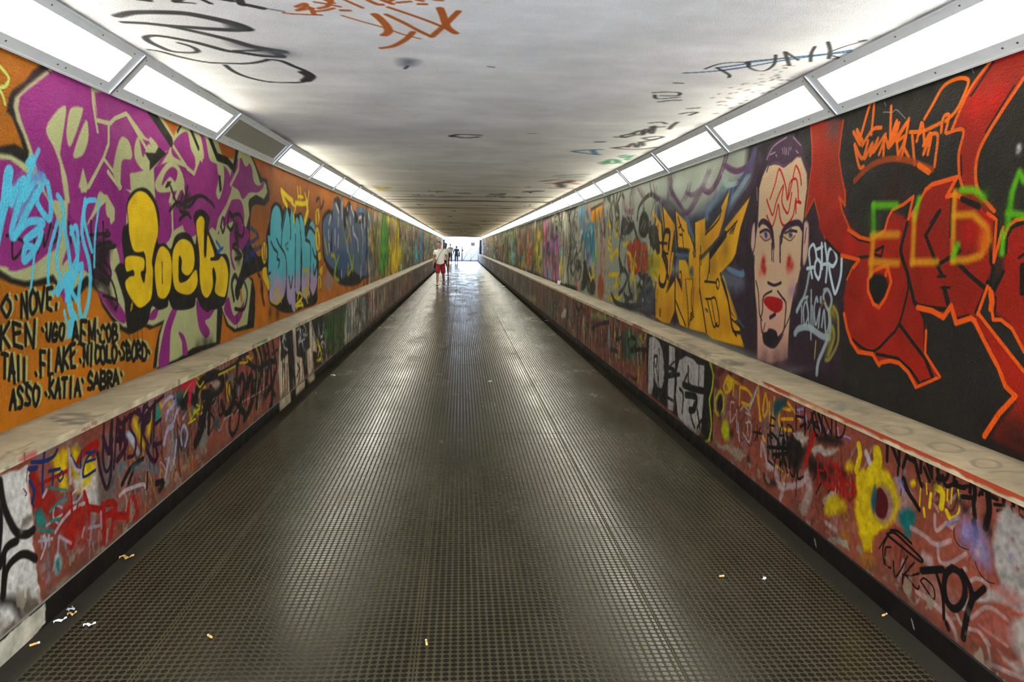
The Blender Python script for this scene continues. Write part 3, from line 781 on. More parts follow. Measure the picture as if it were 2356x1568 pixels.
    for p, c_ in (('1140,780 1160,900 1170,940', 'c0a52a'), ('1340,660 1370,820 1410,680', 'a88c3a'), ('1380,600 1420,800', 'a88c3a'), ('1240,950 1260,1060 1250,1180', '8ea83c'), ('1290,960 1240,1160 1290,1220', '93ab44'), ('1395,930 1440,1120', '8ea83c'), ('1450,960 1430,1080 1390,1160', '8ea83c'), ('1390,1050 1385,1160', 'b9a51f'), ('1210,950 1240,960', 'c0a52a')):
        C.line(c_, p, 9, 1, .5, .85)
    C.at()
    C.line('15110d', '545,725 546,757', 2.4, 0, .4)
    # ---- further along: layer on layer of small pieces
    tab = [(860, 868, '6f5f48'), (868, 882, '77745f'), (882, 898, '4f7a3c'), (898, 922, 'b5a01c'), (922, 945, '5c6a52'), (945, 957, '69705e'), (957, 962, '5f9c98'), (962, 970, '9c4b30'), (970, 975, '3f3a36'), (958, 974, '4f7f96'), (976, 984, '8a6a5a'), (984, 992, '6b8a3c'), (992, 1004, '7a7568'), (1004, 1010, 'a39a6c'), (1010, 1020, '77706a')]
    for a, b, h in tab:
        ua, ub = (FPX*abs(XLU)/(1061-x)*.985 for x in (a, b))
        C.poly(h, [(ua, .74), (ub, .74), (ub, 2.36), (ua, 2.36)], 0, .05, .85, raw=True, wob=.3)
    pal = ['b7a99a', '6b6f3f', '3e5a3a', '2d2a28', '8c8170', 'b04a2a', '6aa0a0', '5a7d2f', 'c3a728', '9a6b52', '4a5f78', '8d8f86', 'a8a08c', '33302c']
    for ua in np.arange(15.3, 78, 2.0):
        s_ = 1+(ua-15)/26
        tags(C, rg, 26, ua, ua+2.0, .82, 2.3, pal, (.12*s_, .5*s_), (.018*s_, .045*s_), .85, .6)
    C.poly('4d8a32', [(17.8, 1.0), (18.6, .98), (20.0, 1.2), (19.8, 1.9), (18.6, 2.2), (17.9, 1.6)], 1, .04, .9, raw=True, wob=.12)
    C.poly('c6ad10', [(20.6, .95), (22.6, .9), (24.2, 1.2), (23.6, 1.7), (22.9, 2.1), (22.2, 1.5), (21.2, 1.3)], 1, .03, .95, raw=True, wob=.14)
    C.poly('5fa39e', [(30.5, 1.1), (33, 1.0), (33, 1.9), (31, 1.8)], 1, .05, .8, raw=True, wob=.2)
    C.poly('4f86a8', [(34.5, 1.0), (37.4, 1.0), (37.2, 2.0), (35.3, 2.1)], 1, .05, .85, raw=True, wob=.2)
    C.poly('a34a2c', [(33, 1.3), (34.3, 1.4), (34.2, 2.2), (33.2, 2.1)], 1, .05, .8, raw=True, wob=.2)
    for ua, ub in ((15.25, 15.5), (37.4, 38.6)):
        C.poly('2c2622', [(ua, .7), (ub, .7), (ub, 2.4), (ua, 2.4)], 0, .03, .8, raw=True)

    C.streaks(12, .22, 1)


paint_upper_left()

# ---------------------------------------------------------------- upper right wall
G_UR = 0.72
WUR = Canvas(0, XRU, ZRL-.02, ZLAMP+.03, 2.2, 1.25, hx('1f1c18'))
WUR.w_all = 0.8


def hatch(C, rng, col, p, n, w, alpha=.5, spread=10):
    """n soft hair-like strokes that follow a guide line"""
    P = pts(p)
    for _ in range(n):
        C.line(col, P+np.array([rng.uniform(-spread, spread), rng.uniform(-spread, spread)]), w*rng.uniform(.5, 1.4), 1, .8, alpha*rng.uniform(.4, 1), taper=.6)


def paint_upper_right():
    C = WUR; rg = random.Random(11)
    C.tint(lambda U, V, c: c.__imul__(0.8+0.4*fnoise(U, V, .3, 2)[..., None]))
    BK, OR, RD = '17140f', 'c4541a', '902a1a'
    rv = lambda U, V: np.clip(fnoise(U, V, .35, 31)*1.5-.35, 0, 1)
    # ---- grey and purple field behind the yellow piece and the face
    C.at(1340, 340, .19135)
    C.poly('868b7e', '-60,400 -60,2000 300,2000 900,2300 1900,2900 2900,2600 2900,-300 1900,-100 900,350 300,560', 0, .02)
    C.poly('2c2026', '2000,-200 2300,0 3000,-200 3200,600 3100,2800 2300,2650 1500,2250 900,2100 850,1900 900,1500 1500,1500 1500,1000 1750,600 1950,400', 0, .06)
    C.poly('575a66', '900,700 1100,900 1350,760 1600,560 1800,420 1980,330 2060,200 2000,500 1800,900 1700,1400 1900,1500 1930,1700 1700,1700 1300,1300 900,1500 880,1100', 1, .06, .9, wob=.03)
    C.poly('26232b', '1280,850 1500,800 1700,600 1780,520 1740,760 1650,950 1500,1150 1350,1100 1260,950', 1, .05, .8)
    C.poly('26232b', '930,640 1050,600 1200,760 1300,900 1200,1000 1000,800', 1, .05, .6)
    for p, n, col in (('1060,360 1060,500 1180,700 1250,800', 14, '4a2f48'), ('830,420 860,560 960,640 1010,760', 10, '4a2f48'), ('1290,410 1260,540 1200,640', 8, '4a2f48'), ('1530,270 1430,500 1290,750 1200,800', 16, '4a2f48'), ('1250,540 1330,570 1430,500', 8, '4a2f48'), ('1430,480 1520,540 1640,380 1740,80', 16, '51354e'), ('1700,200 1850,280 2000,200 2060,60', 22, '51354e'), ('2080,0 1980,300 1760,560 1600,800', 40, '43405a'),
                      ('2150,60 2050,420 1900,640 1700,950', 40, '322331'), ('1750,400 1650,600 1500,760', 24, '5f7480'), ('2000,330 1850,560 1700,760', 24, '6f7f84'), ('1800,460 1740,700 1700,900', 16, '5a7a90'), ('1750,1450 1900,1520 1930,1480', 30, '5d7484'), ('1350,900 1330,1050 1350,1130', 12, '4d6a80'), ('1500,760 1480,900 1540,860', 10, '4d6a80'),
                      ('1700,300 1740,440 1850,430', 24, '8d9a94'), ('1050,340 1040,520 1060,600', 10, '4a2f48'), ('620,480 590,620 600,740 560,760', 8, '5a3a46'), ('680,490 740,600', 8, '5a3a46'), ('500,600 520,740 560,780 610,760', 6, '6a3a44')):
        hatch(C, rg, col, p, n, 7, .55, 26)
    C.poly('868b7e', '1200,650 1250,570 1330,600 1420,540 1450,590 1330,700 1230,740', 1, .05, .6); C.poly('9aa198', '1120,400 1280,400 1230,540 1180,620 1120,520', 1, .05, .6); C.poly('9aa198', '1320,450 1520,300 1560,480 1440,470 1330,550', 1, .05, .6)
    C.poly('8a9488', '880,440 1030,400 1010,560 960,580', 1, .05, .7)
    C.poly('2a2933', '900,700 1130,790 1300,930 1350,860 1480,860 1660,600 1790,520 1750,800 1900,700 1780,960 1600,1250 1400,1400 1100,1420 930,1300', 0, .04, .85)
    for p, n in (('1250,820 1290,980 1345,1130', 16), ('1480,760 1500,830 1470,860', 14), ('1740,650 1680,820 1640,960', 20), ('930,700 980,860', 10), ('1130,800 1260,900', 8)):
        hatch(C, rg, '566a7c', p, n, 5, .5, 18)
    # ---- yellow piece
    Y1_, Y2_ = 'd09e12', 'ad780f'
    yv = lambda U, V: np.clip(fnoise(U, V, .3, 17)*1.7-.45, 0, 1)
    YP = ['955,680 1110,920 1130,1240 1110,1000 1060,1300 1040,1568 960,1568 950,1300 980,1040 960,860', '830,720 950,920 960,1240 940,1420 900,1568 860,1300 880,1000', '1115,750 1250,900 1270,1020 1330,1120 1345,1330 1360,1240 1350,900 1480,840 1480,930 1490,1020 1680,760 1665,720 1770,510 1700,860 1640,1060 1540,1180 1430,1290 1420,1400 1520,1250 1530,1310 1710,1020 1705,980 2015,590 1900,960 1850,1230 1810,1330 1640,1500 1670,1568 1410,1568 1290,1568 1270,1210 1140,1190 1150,1080',
          '1160,1350 1240,1350 1330,1568 1160,1568']
    for p in YP: C.poly(Y1_, p, 0, .008, col2=Y2_, grad=yv)
    C.at(1340, 580, .19135)
    YQ = ['900,300 950,0 1100,0 1060,300 1020,480 1110,340 1110,700 1050,860 960,840 880,780 870,560', '1165,90 1240,110 1290,290 1240,300 1250,320 1330,330 1335,60 1300,0 1400,0 1410,120 1530,0 1850,0 1800,100 1680,230 1640,270 1740,560 1790,740 1860,810 1820,830 1790,830 1900,940 1880,950 1830,970 1940,1140 1900,1130 1780,1100 1560,1040 1480,970 1280,920 1170,870 1120,680 1120,280 1200,470 1170,250',
          '1670,270 1700,290 1860,760 1855,815 1790,720', '1790,800 1860,850 1895,920 1870,945 1810,930', '1840,980 1900,990 1945,1130 1880,1080']
    for p in YQ: C.poly(Y1_, p, 0, .008, col2=Y2_, grad=yv)
    C.poly('c2a13a', '1170,95 1240,110 1270,230 1180,240', 0, .03, .6); C.poly('d0a83c', '1420,130 1520,0 1515,120 1430,260', 1, .04, .6); C.poly('d0a83c', '1245,330 1330,335 1320,420 1260,500', 1, .04, .5)
    ln = [('1115,0 1110,840', 7), ('1120,580 1240,880', 6), ('1240,330 1270,700 1275,910', 6), ('1330,330 1310,560 1325,690 1340,420', 5), ('1310,740 1280,880', 5), ('1410,460 1450,700 1490,960', 8), ('1530,0 1525,180 1495,340 1470,350', 6), ('1475,350 1610,365', 6), ('1610,340 1630,320 1645,380 1630,440 1612,400 1610,340', 6), ('1480,560 1540,560 1600,560 1645,800 1635,890 1600,860', 6), ('1500,570 1570,870 1600,890 1620,850', 6), ('1550,580 1600,860', 5), ('1660,260 1740,520 1780,760 1800,900 1850,1000', 9), ('1790,800 1900,900', 5), ('1810,950 1890,960', 6), ('1300,740 1330,710', 3), ('1300,780 1335,740', 3), ('1300,820 1340,770', 3), ('870,560 870,780', 7), ('1060,280 1010,480', 6), ('1170,240 1190,250 1195,440', 5), ('1410,40 1410,460', 6), ('1330,0 1345,60', 5), ('930,680 930,760', 3), ('940,690 940,770', 3)]
    for p, w in ln: C.line(BK, p, w, 1, .35)
    C.line('1a1618', '980,0 1020,130 1010,300 980,400 930,380 920,290', 14, 1, .4); C.line('4a5d70', '1660,260 1760,480 1850,760 1940,900', 6, 1, .6, .7)
    for p in ('1120,30 1140,20 1150,100 1140,180 1120,230', '1130,100 1125,200'):
        C.line('6b7d8a', p, 7, 1, .5, .8)
    C.at(1340, 340, .19135)
    for p, w in (('1115,750 1130,1000 1150,1200', 8), ('1290,1040 1340,1180', 4), ('1350,900 1355,1300', 7), ('1480,860 1480,1040', 6), ('1480,1040 1640,860 1665,720', 6), ('1705,980 1720,1030 1860,880', 6), ('1810,960 1770,1030', 3), ('1830,940 1790,1030', 3), ('1845,910 1810,1030', 3), ('1420,1180 1425,1400', 6), ('1530,1250 1530,1500', 6), ('1720,1040 1540,1290', 22), ('1150,830 1190,960 1220,1000', 5), ('1190,930 1160,960', 4), ('1200,1020 1215,1200', 4), ('1170,1040 1200,1050', 4), ('960,680 985,960 975,1120 960,1300', 10), ('970,1100 1000,1000 1050,1020 1040,1150 1035,1210', 16), ('930,1140 1020,1150', 8), ('980,1270 1030,1270', 7), ('960,1140 970,1300 1000,1400 1030,1568', 12), ('1105,1000 1060,1350 1040,1540', 6)):
        C.line(BK, p, w, 1, .4)
    C.poly('4b5a6a', '1140,1250 1280,1260 1280,1320 1150,1330', 0, .02); C.poly('1d191b', '1150,1225 1290,1225 1280,1260 1140,1250', 0, .02); C.poly('3f4c5c', '1290,1460 1330,1440 1330,1540 1295,1530', 1, .03)
    C.fog('2a2212', '1560,1420 1720,1250 1450,1150', 36, .28)
    # ---- the long face
    C.at(1680, 260, .19133)
    C.poly('1b1719', '330,420 480,300 700,180 980,90 985,600 900,640 760,285 600,330 440,560', 0, .03)
    C.poly('3a2736', '420,560 480,420 560,330 680,285 760,285 840,370 880,460 900,560 940,640 930,900 860,560 700,620 500,620', 1, .02)
    C.poly('2a1c26', '280,1400 300,900 340,700 400,560 460,640 380,1000 340,1400', 1, .02)
    SK = 'b39a7c'
    C.poly(SK, '445,640 520,615 660,632 740,590 800,530 850,530 890,640 920,720 925,900 900,1080 880,1300 860,1568 850,1850 800,2080 740,2300 720,2420 700,2700 690,2950 500,3010 330,2960 325,2500 320,2380 300,2150 290,1850 300,1568 335,1300 350,900 390,760', 0, .008,
           col2='b58478', grad=lambda U, V: np.clip((1.5-V)*1.2+fnoise(U, V, .12, 3)-.55, 0, 1))
    C.poly('b59484', '270,1360 300,1350 300,1700 265,1650 250,1560', 1, .01); C.poly('b59484', '890,1330 930,1310 945,1400 930,1700 880,1830 870,1568', 1, .01)
    for p, w in (('300,1340 300,1560 270,1700', 6), ('880,1300 870,1568 850,1830', 9), ('915,1380 895,1560', 5), ('325,860 325,1200 305,1400', 5)):
        C.line('33212e', p, w, 1, .5)
    for p in ('440,560 520,400 680,290', '760,290 850,390', '630,420 635,490', '655,415 660,500', '680,420 675,490', '710,410 700,500', '735,415 725,440', '550,500 560,520', '790,450 820,480', '320,900 325,1050', '480,500 540,470'):
        C.line('a890a4', p, 2.2, 1, .7, .75)
    for p in ('480,620 560,590 640,640 700,600', '460,640 440,700'):
        C.line('4a3448', p, 8, 1, .6)
    RDT = '9c2024'
    for p in ('480,1030 540,850 575,700 600,680 640,780 670,900 690,1040 740,850 780,660 800,640 840,740 855,860', '690,1040 720,840 790,790 815,900 820,1040 850,1080 790,1060',
              '440,1040 480,1160 515,1220 560,1050 640,870 620,1050 660,1170 700,1190 740,960', '440,1230 480,1330 510,1360 550,1230 580,1100 600,1260 640,1350 700,1320 760,1220 790,1030 790,1200'):
        C.line(RDT, p, 7, 1, .5)
    C.at(1680, 410, .19133)      # (crop y - 784)
    for p, w, c_ in (('350,560 380,520 430,530 490,600 510,700 520,830', 16, '2a1a2a'), ('870,600 830,540 760,540 680,580 630,650 610,760', 18, '2a1a2a'), ('360,650 420,620 470,640 490,700', 9, '2a1a2a'), ('660,660 740,630 800,640', 8, '2a1a2a'), ('520,840 520,1000', 7, '5a4450'), ('600,700 600,1000', 9, '4a3448')):
        C.line(c_, p, w, 1, .5)
    C.poly('a98474', '380,690 420,640 470,660 480,720 420,740', 1, .01); C.poly('a8905c', '640,700 690,660 740,660 770,700 720,730 660,720', 1, .01)
    C.poly('1c3358', '410,655 440,650 445,700 425,715', 1, .01); C.poly('2a2f58', '705,660 740,655 745,700 715,710', 1, .01)
    for p in ('360,690 420,750 490,720', '640,700 720,750 780,690', '700,620 740,600'):
        C.line('5a3040', p, 4, 1, .6)
    C.at(1680, 560, .19133)
    C.fog('8f1a1c', '400,210 390,280 410,320', 12, .9); C.fog('8f1a1c', '710,190 740,270 700,260', 12, .85); C.fog('b05050', '360,360 700,330', 12, .5)
    for p, w in (('455,470 520,500 570,490 610,470', 9), ('500,0 500,200', 6), ('600,0 600,220', 7), ('500,570 400,640 390,800 370,900 380,1050 420,1100', 7), ('570,570 620,640 670,720 660,900 640,1050 570,1140', 7), ('310,450 340,600 350,830 380,920', 6), ('800,480 760,640 720,860 640,1050', 5), ('480,890 540,850', 12), ('420,960 400,1040', 5)):
        C.line('2c1d28', p, w, 1, .5)
    C.poly('8a1214', '400,690 440,640 520,640 600,665 630,700 620,790 570,830 520,820 450,770', 1, .006)
    C.poly('1d171b', '390,1080 440,1060 470,1020 550,1050 580,1130 640,1090 570,1220 520,1260 460,1245 400,1190', 1, .006)
    C.fog('8a6a80', '720,600 760,560', 18, .5); C.fog('3a2a30', '400,1400 560,1420 660,1400', 34, .6); C.fog('b58a80', '370,1300 620,1330', 24, .4)
    # ---- white and grey tags beside it
    WT = 'a9b8ba'
    for p, w in (('985,410 960,250 950,80 1000,10 1030,100 1040,200', 10), ('925,300 1000,285', 11), ('1060,430 1020,350 1020,250 1050,190 1090,250 1080,380 1060,430', 11), ('1100,0 1105,300', 11), ('1040,70 1110,40', 10), ('1150,460 1165,230 1140,0', 10), ('1120,250 1190,240', 10), ('1170,200 1190,80 1240,60 1280,180 1240,270 1190,280 1240,540 1270,590 1330,380 1340,170', 12)):
        C.line(WT, p, w, 1, .45)
    G2 = '8d9a98'
    for p, w in (('950,350 900,600 800,820', 12), ('800,800 860,680 930,640', 10), ('860,750 860,950', 8), ('890,980 880,800 910,700 940,850 900,990', 8), ('975,560 970,1150', 8), ('1030,660 1010,800 1030,980 1080,780 1060,1010', 8), ('1040,650 1050,690', 12), ('1090,650 1090,700', 12), ('1150,560 1120,640 1180,800 1220,680 1180,560 1130,560', 12), ('1100,1000 1130,800 1150,1080 1190,950 1180,800', 9), ('780,1080 830,1020 950,1010 1100,1110 1190,1130', 20), ('1190,800 1200,1050 1130,1250 1060,1420 1040,1568', 16), ('920,650 950,1000', 7), ('990,750 1000,1050', 7)):
        C.line(G2, p, w, 1, .5, .9)
    for p in ('1240,760 1290,850 1300,1000 1290,1200 1200,1380 1150,1400', '1230,1000 1250,1130 1180,1340'):
        C.line('8c8440', p, 12, 1, .7, .75)
    C.poly('8a8032', '1210,760 1260,780 1270,900 1210,880 1190,820', 1, .03, .8); C.poly('7f7836', '1220,1000 1250,1080 1200,1320 1150,1390 1160,1280', 1, .03, .7); C.line('6a4424', '1090,760 1130,690', 8); C.line('8a8148', '1030,1170 1015,1380', 6, 1, .6)
    # ---- red lettering
    C.at(1680, 260, .19133)
    C.poly(RD, '965,100 1360,80 1310,520 1340,760 1390,940 1385,1120 1310,1010 1350,1190 1450,1400 1600,1520 1600,1750 1300,1650 1150,1540 1075,1300 1010,1020 905,1230 960,800 985,600 985,400', 0, .012, col2='6a2a20', grad=rv)
    C.fog('4a3a3a', '1230,140 1250,200', 26, .6); C.fog('b03226', '1260,1180 1240,1250 1100,1000', 30, .3)
    for p in ('968,130 985,400 985,600 955,820 905,1240', '905,1240 1010,1025 1075,1290 1150,1540', '1362,90 1335,260 1305,520 1335,730 1375,930'):
        C.line('a4451c', p, 7, 0, .4)
    C.line('b04a1e', '1380,930 1380,1110 1310,1010 1350,1190 1440,1400 1568,1490', 9, 0, .4)
    C.at(1900, 480, .2550)
    RP = ['130,0 200,190 300,265 390,290 530,200 560,100 600,20 745,90 900,-170 960,-220 1180,-280 1100,-110 1150,-170 1250,-170 1400,-40 1450,30 1550,100 1530,300 1510,520 1470,640 1430,720 1350,960 1310,985 1175,1030 1130,870 1060,980 830,890 870,950 905,1100 900,1306 1030,1516 850,1606 800,1580 740,1470 660,1390 580,1370 500,1385 480,1410 420,1310 290,1290 230,1200 190,1080 165,950 160,800 190,640 240,520 300,460 250,440 130,410 60,340 0,270 -60,180 -60,0',
          '1490,-1330 1290,-1070 1140,-710 1250,-720 1200,-510 1200,-310 1240,-170 1390,-40 1470,20 1520,10 1450,-60 1370,-160 1340,-330 1380,-510 1440,-650 1600,-890 1740,-1110 1950,-1400 1900,-1600', '1900,60 1788,90 1720,110 1650,170 1620,350 1600,560 1520,760 1530,930 1560,960 1640,1020 1720,1130 1790,1290 2200,1900 2200,0',
          '1320,1000 1360,950 1560,1180 1790,1480 2300,2000 2400,2500 1500,2070 1540,1970 1640,1850 1720,1740 1700,1680 1620,1600 1560,1440 1480,1290']
    for p in RP: C.poly(RD, p, 0, .012, col2='6f2119', grad=rv)
    C.poly('a52a20', '1640,300 1800,250 1900,600 1700,600', 1, .1, .5); C.fog('b02a20', '1450,110 1300,200 220,300 1350,-900 1550,-1000', 36, .45); C.fog('2c1512', '620,-160 1650,2000 1750,2060', 50, .5)
    C.poly('1d0f0c', '1500,2000 1600,1960 1900,2100 1900,2300 1500,2120', 1, .08, .6)
    C.poly(BK, '390,640 440,590 520,600 560,680 545,760 490,850 440,850 400,760', 1, .01)
    for p, w in (('1030,20 900,240 1000,500 1050,600', 13), ('1010,610 1080,610', 8), ('1040,710 1120,710', 8), ('1070,720 1110,880', 18), ('1135,-160 1130,0 1120,250', 9), ('1000,510 1120,440 1210,380 1150,290', 12), ('1180,480 1300,600 1430,710', 14), ('735,130 690,300 680,400 740,600 780,760 830,870 1090,910', 14), ('740,650 740,740 660,1040 560,1170 440,1280 340,1260 240,1180', 9), ('670,1050 780,1200 880,1330', 12), ('720,90 745,-40', 5), ('445,380 520,340 500,430 440,410', 9), ('0,280 60,350 130,420 250,450 380,430', 9), ('200,200 290,275 390,300', 8), ('1480,250 1490,480 1510,530 1480,700', 12), ('1460,660 1500,770 1600,570', 14), ('1620,400 1630,250 1680,160 1788,120', 14), ('1740,440 1788,410', 9), ('1775,520 1775,750', 22), ('1350,930 1440,740', 10), ('1530,800 1520,930', 10), ('1180,990 1290,960', 8), ('820,850 890,1000 890,1300', 8), ('1540,100 1530,380', 22), ('890,1330 970,1540 870,1570', 14), ('460,1310 650,1350 760,1450 850,1580', 10), ('1330,1000 1450,1200', 10), ('600,30 560,110', 8), ('1010,20 940,130', 5)):
        C.line(BK, p, w, 1 if len(p) > 40 else 0, .35)
    for p, w in (('300,470 240,525 190,640', 7), ('165,950 190,1080 230,1200 290,1290 420,1310 480,1410 500,1385 580,1370 660,1390 740,1470 810,1600', 13), ('810,1611 1030,1516 895,1306 905,1100', 10), ('830,890 960,920 1060,980 1130,875 1175,1030 1310,985 1340,1010', 17), ('1340,1010 1480,1290 1560,1440 1620,1600 1710,1690', 15), ('1380,950 1560,1180 1790,1470', 12), ('1710,1690 1560,1850 1430,2050', 18), ('1370,950 1460,700', 12), ('1480,720 1510,1000 1580,1000 1680,1080 1790,1290', 12), ('1460,40 1540,100 1520,380 1515,480 1575,250 1600,170', 11), ('1610,260 1650,150 1720,100 1788,90', 12), ('380,640 430,560 520,520 560,520 540,600', 12), ('560,520 590,660 540,800 480,890 430,860 380,740 380,640', 12), ('200,190 300,255 400,280 530,200 560,90 600,10 700,-40 790,-110 745,90 820,-20 900,-170', 11), ('900,-170 960,-220 1185,-285 1090,-110 1170,-130 1290,-70', 14), ('140,420 300,460 250,530', 12), ('1490,760 1500,840 1490,900', 22)):
        C.line(OR, p, w, 0, .4)
    for p, w in (('1480,-1320 1290,-1060 1140,-720', 12), ('1090,-680 1240,-710 1200,-500 1205,-300 1240,-180', 11), ('1788,-1180 1600,-900 1440,-640 1370,-480 1350,-320 1370,-180 1440,-70 1520,20', 13)):
        C.line('b5541a', p, w, 1, .4)
    for p, w in (('1510,-1320 1310,-1020', 8), ('1700,-1110 1440,-690', 7), ('1220,-480 1225,-300', 6), ('1230,-90 1380,-20', 18)):
        C.line(BK, p, w, 0, .5)
    # green / yellow sprayed capitals
    GN, YG = '57a51c', 'b8861a'
    for p, c_ in (('430,-30 640,-35', GN), ('430,-30 430,240', GN), ('430,240 405,590', YG), ('410,240 650,230', YG), ('400,480 650,490', YG), ('840,-90 800,80', GN), ('800,60 780,490', YG), ('780,480 1000,480', YG), ('1165,-150 1150,100 1150,460', YG), ('1160,60 1330,50 1450,170 1470,280 1400,420 1280,460 1140,470', YG), ('1220,-170 1340,-170 1430,-100', GN), ('1150,430 1190,330', GN), ('1640,150 1680,-150 1745,-330 1790,-250', GN), ('1600,220 1590,400', GN), ('1640,40 1790,60', GN)):
        C.line(c_, p, 22, 0, 1.2, .8)
    C.fog('b05a10', '1440,300 1430,240 1420,330', 20, .7); C.fog('2d5a14', '420,60 430,150 1640,100 1440,-120 1660,-40', 24, .35)
    # orange tag at the top
    C.at(1900, 120, .2550)
    for p in ('250,720 310,830 280,700 330,800', '320,740 400,470 435,460 410,740', '330,840 420,700 500,680', '260,840 300,1030 340,1030', '260,830 330,960 380,800 350,960 420,820 400,930 470,780 430,900 540,740 480,920', '590,490 580,780', '560,850 640,620 610,800 660,640 570,860 740,620 640,800 720,760 640,960 700,820', '640,800 660,960 700,880 750,600', '760,720 880,710 1030,640', '780,750 800,1010', '820,800 870,640 890,830', '880,840 940,730 880,920 950,760 920,920', '950,740 1010,750 990,950 980,1030', '1040,720 1060,590 1110,570 1080,720', '890,600 960,480 1060,310 1180,240 1270,240 1280,300 1180,520 1080,620', '520,930 530,760 560,840', '850,730 860,640', '700,850 750,950'):
        C.line('c25f1c', p, 12, 1, .5, .95)
    C.line('8a3c1a', '260,1160 380,1040 500,980 620,960 760,980 870,1020 960,1060', 18, 1, .6, .85); C.line('c25f1c', '840,1020 930,1080', 18)
    for p in ('520,540 600,540 640,520 720,600', '530,450 540,480', '620,100 640,160', '1320,150 1335,190'):
        C.line('8c8c86', p, 2, 1, .6, .7)
    C.fog('a8a8a4', '1740,850 1735,900 1750,870', 8, .7)
    C.at()
    # ---- grey area with yellow splashes and red lumps
    C.at(1340, 340, .19135)
    for p in ('270,600 300,900 260,1300', '330,560 360,900 330,1200', '370,560 400,800', '420,560 400,700 440,800 400,900', '460,560 400,720', '250,640 270,860 300,1000 270,1200', '300,600 340,640', '430,700 440,820 410,860 400,760 430,700', '345,700 330,800 350,950', '380,600 350,700', '480,560 500,600'):
        C.line('353027', p, 14, 1, .6, .9)
    for p in ('460,980 480,860 520,840 560,830 600,860 620,960 560,1040 480,1040', '680,960 690,850 740,760 790,840 800,1000 740,1080 690,1040', '800,960 880,940 920,1060 930,1250 900,1280 830,1180 800,1060'):
        C.poly('29251e', p, 1, .015, 1, wob=.02)
    for p in ('660,860 680,720 760,600 840,560 900,620', '740,740 700,950', '820,900 840,1160', '560,850 500,1000', '470,1000 440,1250 460,1500', '610,900 660,1100', '880,860 860,1000', '490,900 490,840', '530,900 535,830', '580,930 585,850', '700,1000 720,800', '760,1050 775,830', '820,1150 850,950', '860,1200 890,960', '900,1230 905,1000'):
        C.line('29251e', p, 14, 1, .5, .9)
    for p in ('700,980 740,870', '730,1000 760,900', '840,1050 850,950', '500,1010 540,930'):
        C.line('868b7e', p, 5, 1, .5, .6)
    for p in ('540,1180 570,1130 600,1180 620,1300 600,1480 550,1440 540,1300', '610,1160 650,1090 700,1150 700,1300 680,1480 640,1510 610,1440', '700,1170 760,1150 780,1260 720,1260', '700,1330 740,1250 790,1300 790,1440 740,1510 700,1460'):
        C.poly('1c1814', p, 1, .03); C.poly('963c1e', p, 1, .008)
    for p in ('540,1250 590,1320 600,1500 580,1568', '640,1260 620,1350 650,1420', '590,1320 620,1440 600,1568', '500,1160 560,1130', '300,820 320,900', '290,900 340,950', '400,1060 390,980 420,880', '410,1050 440,1000', '340,1080 300,1100 350,1180', '290,1200 360,1240 350,1320 420,1220 430,1300', '330,1300 360,1360', '420,1250 420,1310', '810,1340 880,1320 870,1240 860,1420 920,1460', '280,1520 360,1530 430,1520', '800,1180 810,1240'):
        C.line('bfa317', p, 12, 1, .45, .95)
    C.poly('8f8a2c', '790,1330 900,1310 930,1450 840,1568 790,1480', 1, .05, .7, wob=.03)
    C.at(1340, 580, .19135)
    for p in ('570,30 600,200 640,30', '580,150 600,240 690,580', '600,200 590,400', '350,270 420,280 400,400 370,420', '420,300 450,360 420,400', '280,380 310,480 270,520 360,560 440,540 410,560 460,520', '640,480 650,660 690,600', '860,200 910,220 900,330 840,260', '820,420 860,400'):
        C.line('bfa317', p, 13, 1, .45, .95)
    C.poly('8f8a2c', '800,60 900,40 930,160 870,260 810,200', 1, .05, .8, wob=.03)
    for p in ('460,240 500,200 540,300 500,420 440,500', '560,230 560,420 600,560', '500,500 540,560 600,520', '680,260 740,340 720,440 800,320 830,360', '690,400 760,500 840,420', '440,60 480,200', '700,250 690,360 660,420', '350,500 400,600 520,640 700,640', '730,290 780,280 750,330', '520,600 560,640'):
        C.line('2b2620', p, 15, 1, .55, .9)
    C.poly('33343c', '700,440 840,380 870,560 860,760 700,700 560,660 640,600', 1, .05, .85, wob=.03); hatch(C, rg, '3f4c5e', '1480,680 1500,700 1505,716', 14, 4, .5, 8)
    C.poly('3a1a24', '700,700 860,720 860,760 760,740', 1, .03, .8)
    C.poly('1e1b18', '500,640 700,700 900,830 700,720 560,690', 1, .03, .9)
    C.line('c8c4bc', '728,565 728,585', 5)
    # ---- pink post, blue figure, black and white column, pink creature, yellows
    C.at(1080, 400, .20408)
    C.poly('8a8878', '940,480 1120,420 1380,340 1560,300 1560,1500 1450,1400 1200,1270 1000,1210 840,1150 830,540', 0, .03)
    C.poly('a3806e', '1480,330 1510,340 1530,800 1520,1260 1490,1360 1450,1320 1470,1000 1490,700', 1, .015)
    C.poly('8f3f1e', '1450,1200 1470,1140 1520,1230 1500,1400 1450,1380', 1, .04, .8)
    C.line('6a3030', '1470,500 1490,600 1480,760', 9, 1, .5); C.line('2a2420', '1515,320 1520,560 1530,700', 9, 1, .5); C.line('231e1a', '1370,410 1500,340', 12, 0, .4)
    C.poly('bf8418', '1370,420 1500,340 1480,480 1400,560 1370,520', 0, .02); C.line('bf8418', '1400,540 1410,590', 10)
